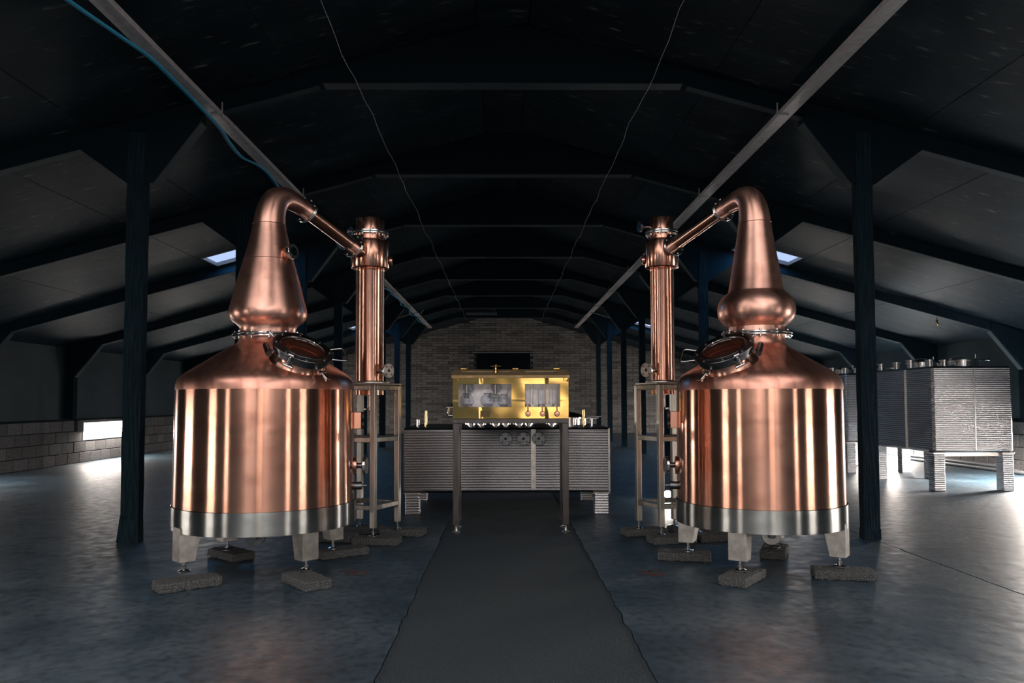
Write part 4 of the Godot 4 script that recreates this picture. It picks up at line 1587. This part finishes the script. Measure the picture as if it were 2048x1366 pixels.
func make_small() -> void:
	# lamp on the floor between the stand and the right still
	var l := thing("floor_lamp", V(2.165, 0, 10.3), "small floor lamp glowing white between the right stand and still", "lamp")
	var g := Geo.new()
	g.box(Vector3(0, 0.012, 0), Vector3(0.12, 0.02, 0.12), 0.004)
	g.tube([Vector3(0, 0.02, 0), Vector3(0, 0.06, 0)], [0.01], 8)
	g.lathe([Vector2(0, -0.05), Vector2(0.04, -0.045), Vector2(0.055, 0.0), Vector2(0.055, 0.01)], 24, along(V(0, 0.085, 0.0), V(-0.1, 0.0, -1)))
	part(l, "lamp_body", g, M.rubber)
	g = Geo.new()
	g.lathe([Vector2(0.05, 0.008), Vector2(0.03, 0.014), Vector2(0, 0.016)], 24, along(V(0, 0.085, 0.0), V(-0.1, 0.0, -1)))
	part(l, "lamp_lens", g, glow("lamp_glow", Color(1, 0.98, 0.96), 14.0))
	var ol := OmniLight3D.new()
	ol.name = "floor_lamp_light"
	add_child(ol)
	ol.position = V(2.155, 0.10, 10.24)
	ol.light_energy = 0.35
	ol.light_size = 0.04
	ol.omni_range = 40
	ol.omni_attenuation = 2.0
	ol.light_color = Color(1, 0.96, 0.92)
	ol.shadow_enabled = true
	# pipes lying along the right wall
	for k in 5:
		g = Geo.new()
		var x0 := 8.90 + 0.075 * (k % 3) + (0.0375 if k > 2 else 0.0)
		var y0 := 0.035 + (0.062 if k > 2 else 0.0)
		var za := 13.4 + 0.25 * k
		g.tube([V(x0 + 0.2 * (17.2 - za) / 3.8, y0, za), V(x0, y0, 17.2)], [0.033], 12)
		var p := part(self, "loose_pipe", g, M.pipe_grey)
		tag(p, ["grey pipe on the floor by the right wall, outermost from the wall", "grey pipe on the floor by the right wall, middle one of the bottom layer", "grey pipe on the floor tight against the right wall", "grey pipe lying on top of the bundle by the right wall, outer one", "grey pipe lying on top of the bundle by the right wall, inner one"][k], "pipe", "pipes along the right wall")
	# red paint scrawls on the floor
	var marks := [
		[V(1.13, 0, 5.98), 0.0, "faint red painted scrawl on the floor before the right still's left legs", [[[-0.11, 0.10], [0.10, 0.10]], [[-0.02, 0.06], [0.02, 0.10], [-0.05, 0.03]], [[-0.09, -0.02], [-0.02, 0.02], [0.0, -0.06], [0.03, 0.01], [0.10, 0.0], [0.06, -0.07], [-0.04, -0.09]]]],
		[V(-1.17, 0, 6.05), 0.0, "faint red painted scrawl on the floor beside the left still's right legs", [[[-0.12, 0.06], [-0.02, 0.10], [-0.01, -0.02], [0.06, 0.08], [0.12, -0.04]], [[-0.06, -0.06], [0.10, -0.08]]]],
		[V(1.25, 0, 8.9), 0.0, "faint red painted stroke on the floor at the right end of the low tank", [[[-0.14, 0.05], [0.12, 0.07]], [[-0.10, -0.05], [0.08, -0.06]]]],
		[V(-1.2, 0, 8.75), 0.0, "faint red painted stroke on the floor at the left end of the low tank", [[[-0.12, 0.05], [0.14, 0.03]], [[-0.14, -0.06], [0.06, -0.05]]]],
	]
	for m in marks:
		g = Geo.new()
		for st in m[3]:
			for k in st.size() - 1:
				var a := V(st[k][0], 0.0012, st[k][1])
				var b := V(st[k + 1][0], 0.0012, st[k + 1][1])
				var e := (b - a).normalized().cross(Vector3.UP) * 0.012
				g.face([a - e, b - e, b + e, a + e], Vector3.UP)
		var o := part(self, "floor_mark", g, M.red_paint)
		o.position = m[0]
		tag(o, m[2], "paint mark", "red floor marks")


func _ready() -> void:
	rng.seed = 7
	make_materials()
	make_look()
	make_floor()
	make_walls()
	make_ceiling()
	make_windows()
	make_frames()
	# the two stills: (radius, height) outlines read from the photograph
	var body_l := [Vector2(0.692, 0.45), Vector2(0.684, 1.415), Vector2(0.682, 1.455), Vector2(0.672, 1.488), Vector2(0.652, 1.516), Vector2(0.616, 1.546), Vector2(0.54, 1.596), Vector2(0.462, 1.645), Vector2(0.38, 1.70), Vector2(0.299, 1.754), Vector2(0.25, 1.780), Vector2(0.232, 1.793), Vector2(0.224, 1.812), Vector2(0.222, 1.835)]
	var head_l := [Vector2(0.218, 1.866), Vector2(0.218, 1.900), Vector2(0.226, 1.922), Vector2(0.246, 1.942), Vector2(0.272, 1.960), Vector2(0.293, 1.985), Vector2(0.303, 2.015), Vector2(0.304, 2.04), Vector2(0.300, 2.07), Vector2(0.284, 2.130), Vector2(0.249, 2.273), Vector2(0.209, 2.42), Vector2(0.169, 2.562), Vector2(0.142, 2.68), Vector2(0.131, 2.735), Vector2(0.129, 2.76)]
	var body_r := [Vector2(0.642, 0.45), Vector2(0.637, 1.405), Vector2(0.635, 1.445), Vector2(0.626, 1.478), Vector2(0.608, 1.508), Vector2(0.588, 1.530), Vector2(0.522, 1.573), Vector2(0.45, 1.615), Vector2(0.375, 1.662), Vector2(0.30, 1.71), Vector2(0.245, 1.746), Vector2(0.226, 1.763), Vector2(0.217, 1.785), Vector2(0.217, 1.835)]
	var head_r := [Vector2(0.218, 1.866), Vector2(0.218, 1.908), Vector2(0.222, 1.914), Vector2(0.240, 1.925), Vector2(0.262, 1.942), Vector2(0.283, 1.966), Vector2(0.298, 1.996), Vector2(0.304, 2.032), Vector2(0.302, 2.07), Vector2(0.294, 2.104), Vector2(0.278, 2.136), Vector2(0.256, 2.162), Vector2(0.222, 2.188), Vector2(0.216, 2.20), Vector2(0.180, 2.415), Vector2(0.147, 2.614), Vector2(0.133, 2.71), Vector2(0.130, 2.76)]
	make_still(-1.0, Vector2(-1.90, 6.235), Vector2(-1.31, 7.55), body_l, head_l, [Vector2(-2.358, 5.78), Vector2(-1.47, 5.81), Vector2(-2.34, 6.62), Vector2(-1.456, 6.65)], 0.70, "left copper pot still with a plain conical head and a small round sight glass")
	make_still(1.0, Vector2(2.033, 6.185), Vector2(1.55, 7.52), body_r, head_r, [Vector2(1.523, 6.467), Vector2(1.728, 5.72), Vector2(2.303, 6.623), Vector2(2.513, 5.84)], 0.652, "right copper pot still with a bulging ball below its tapered head")
	make_condenser(-1.0, Vector2(-1.31, 7.55), 0.138, 0.185, "wider upright copper condenser joined to the left still")
	make_condenser(1.0, Vector2(1.55, 7.52), 0.115, 0.164, "slimmer upright copper condenser joined to the right still")
	make_stand(Vector2(-1.218, 7.254), Vector2(-1.047, 7.655), Vector2(-1.62, 7.436), Vector2(-1.31, 7.55), 0.142, "square steel tube stand under the left condenser")
	make_stand(Vector2(1.465, 7.263), Vector2(1.839, 7.374), Vector2(1.32, 7.638), Vector2(1.55, 7.52), 0.119, "square steel tube stand under the right condenser")
	make_blocks()
	make_safe()
	make_tanks()
	make_overhead()
	make_small()
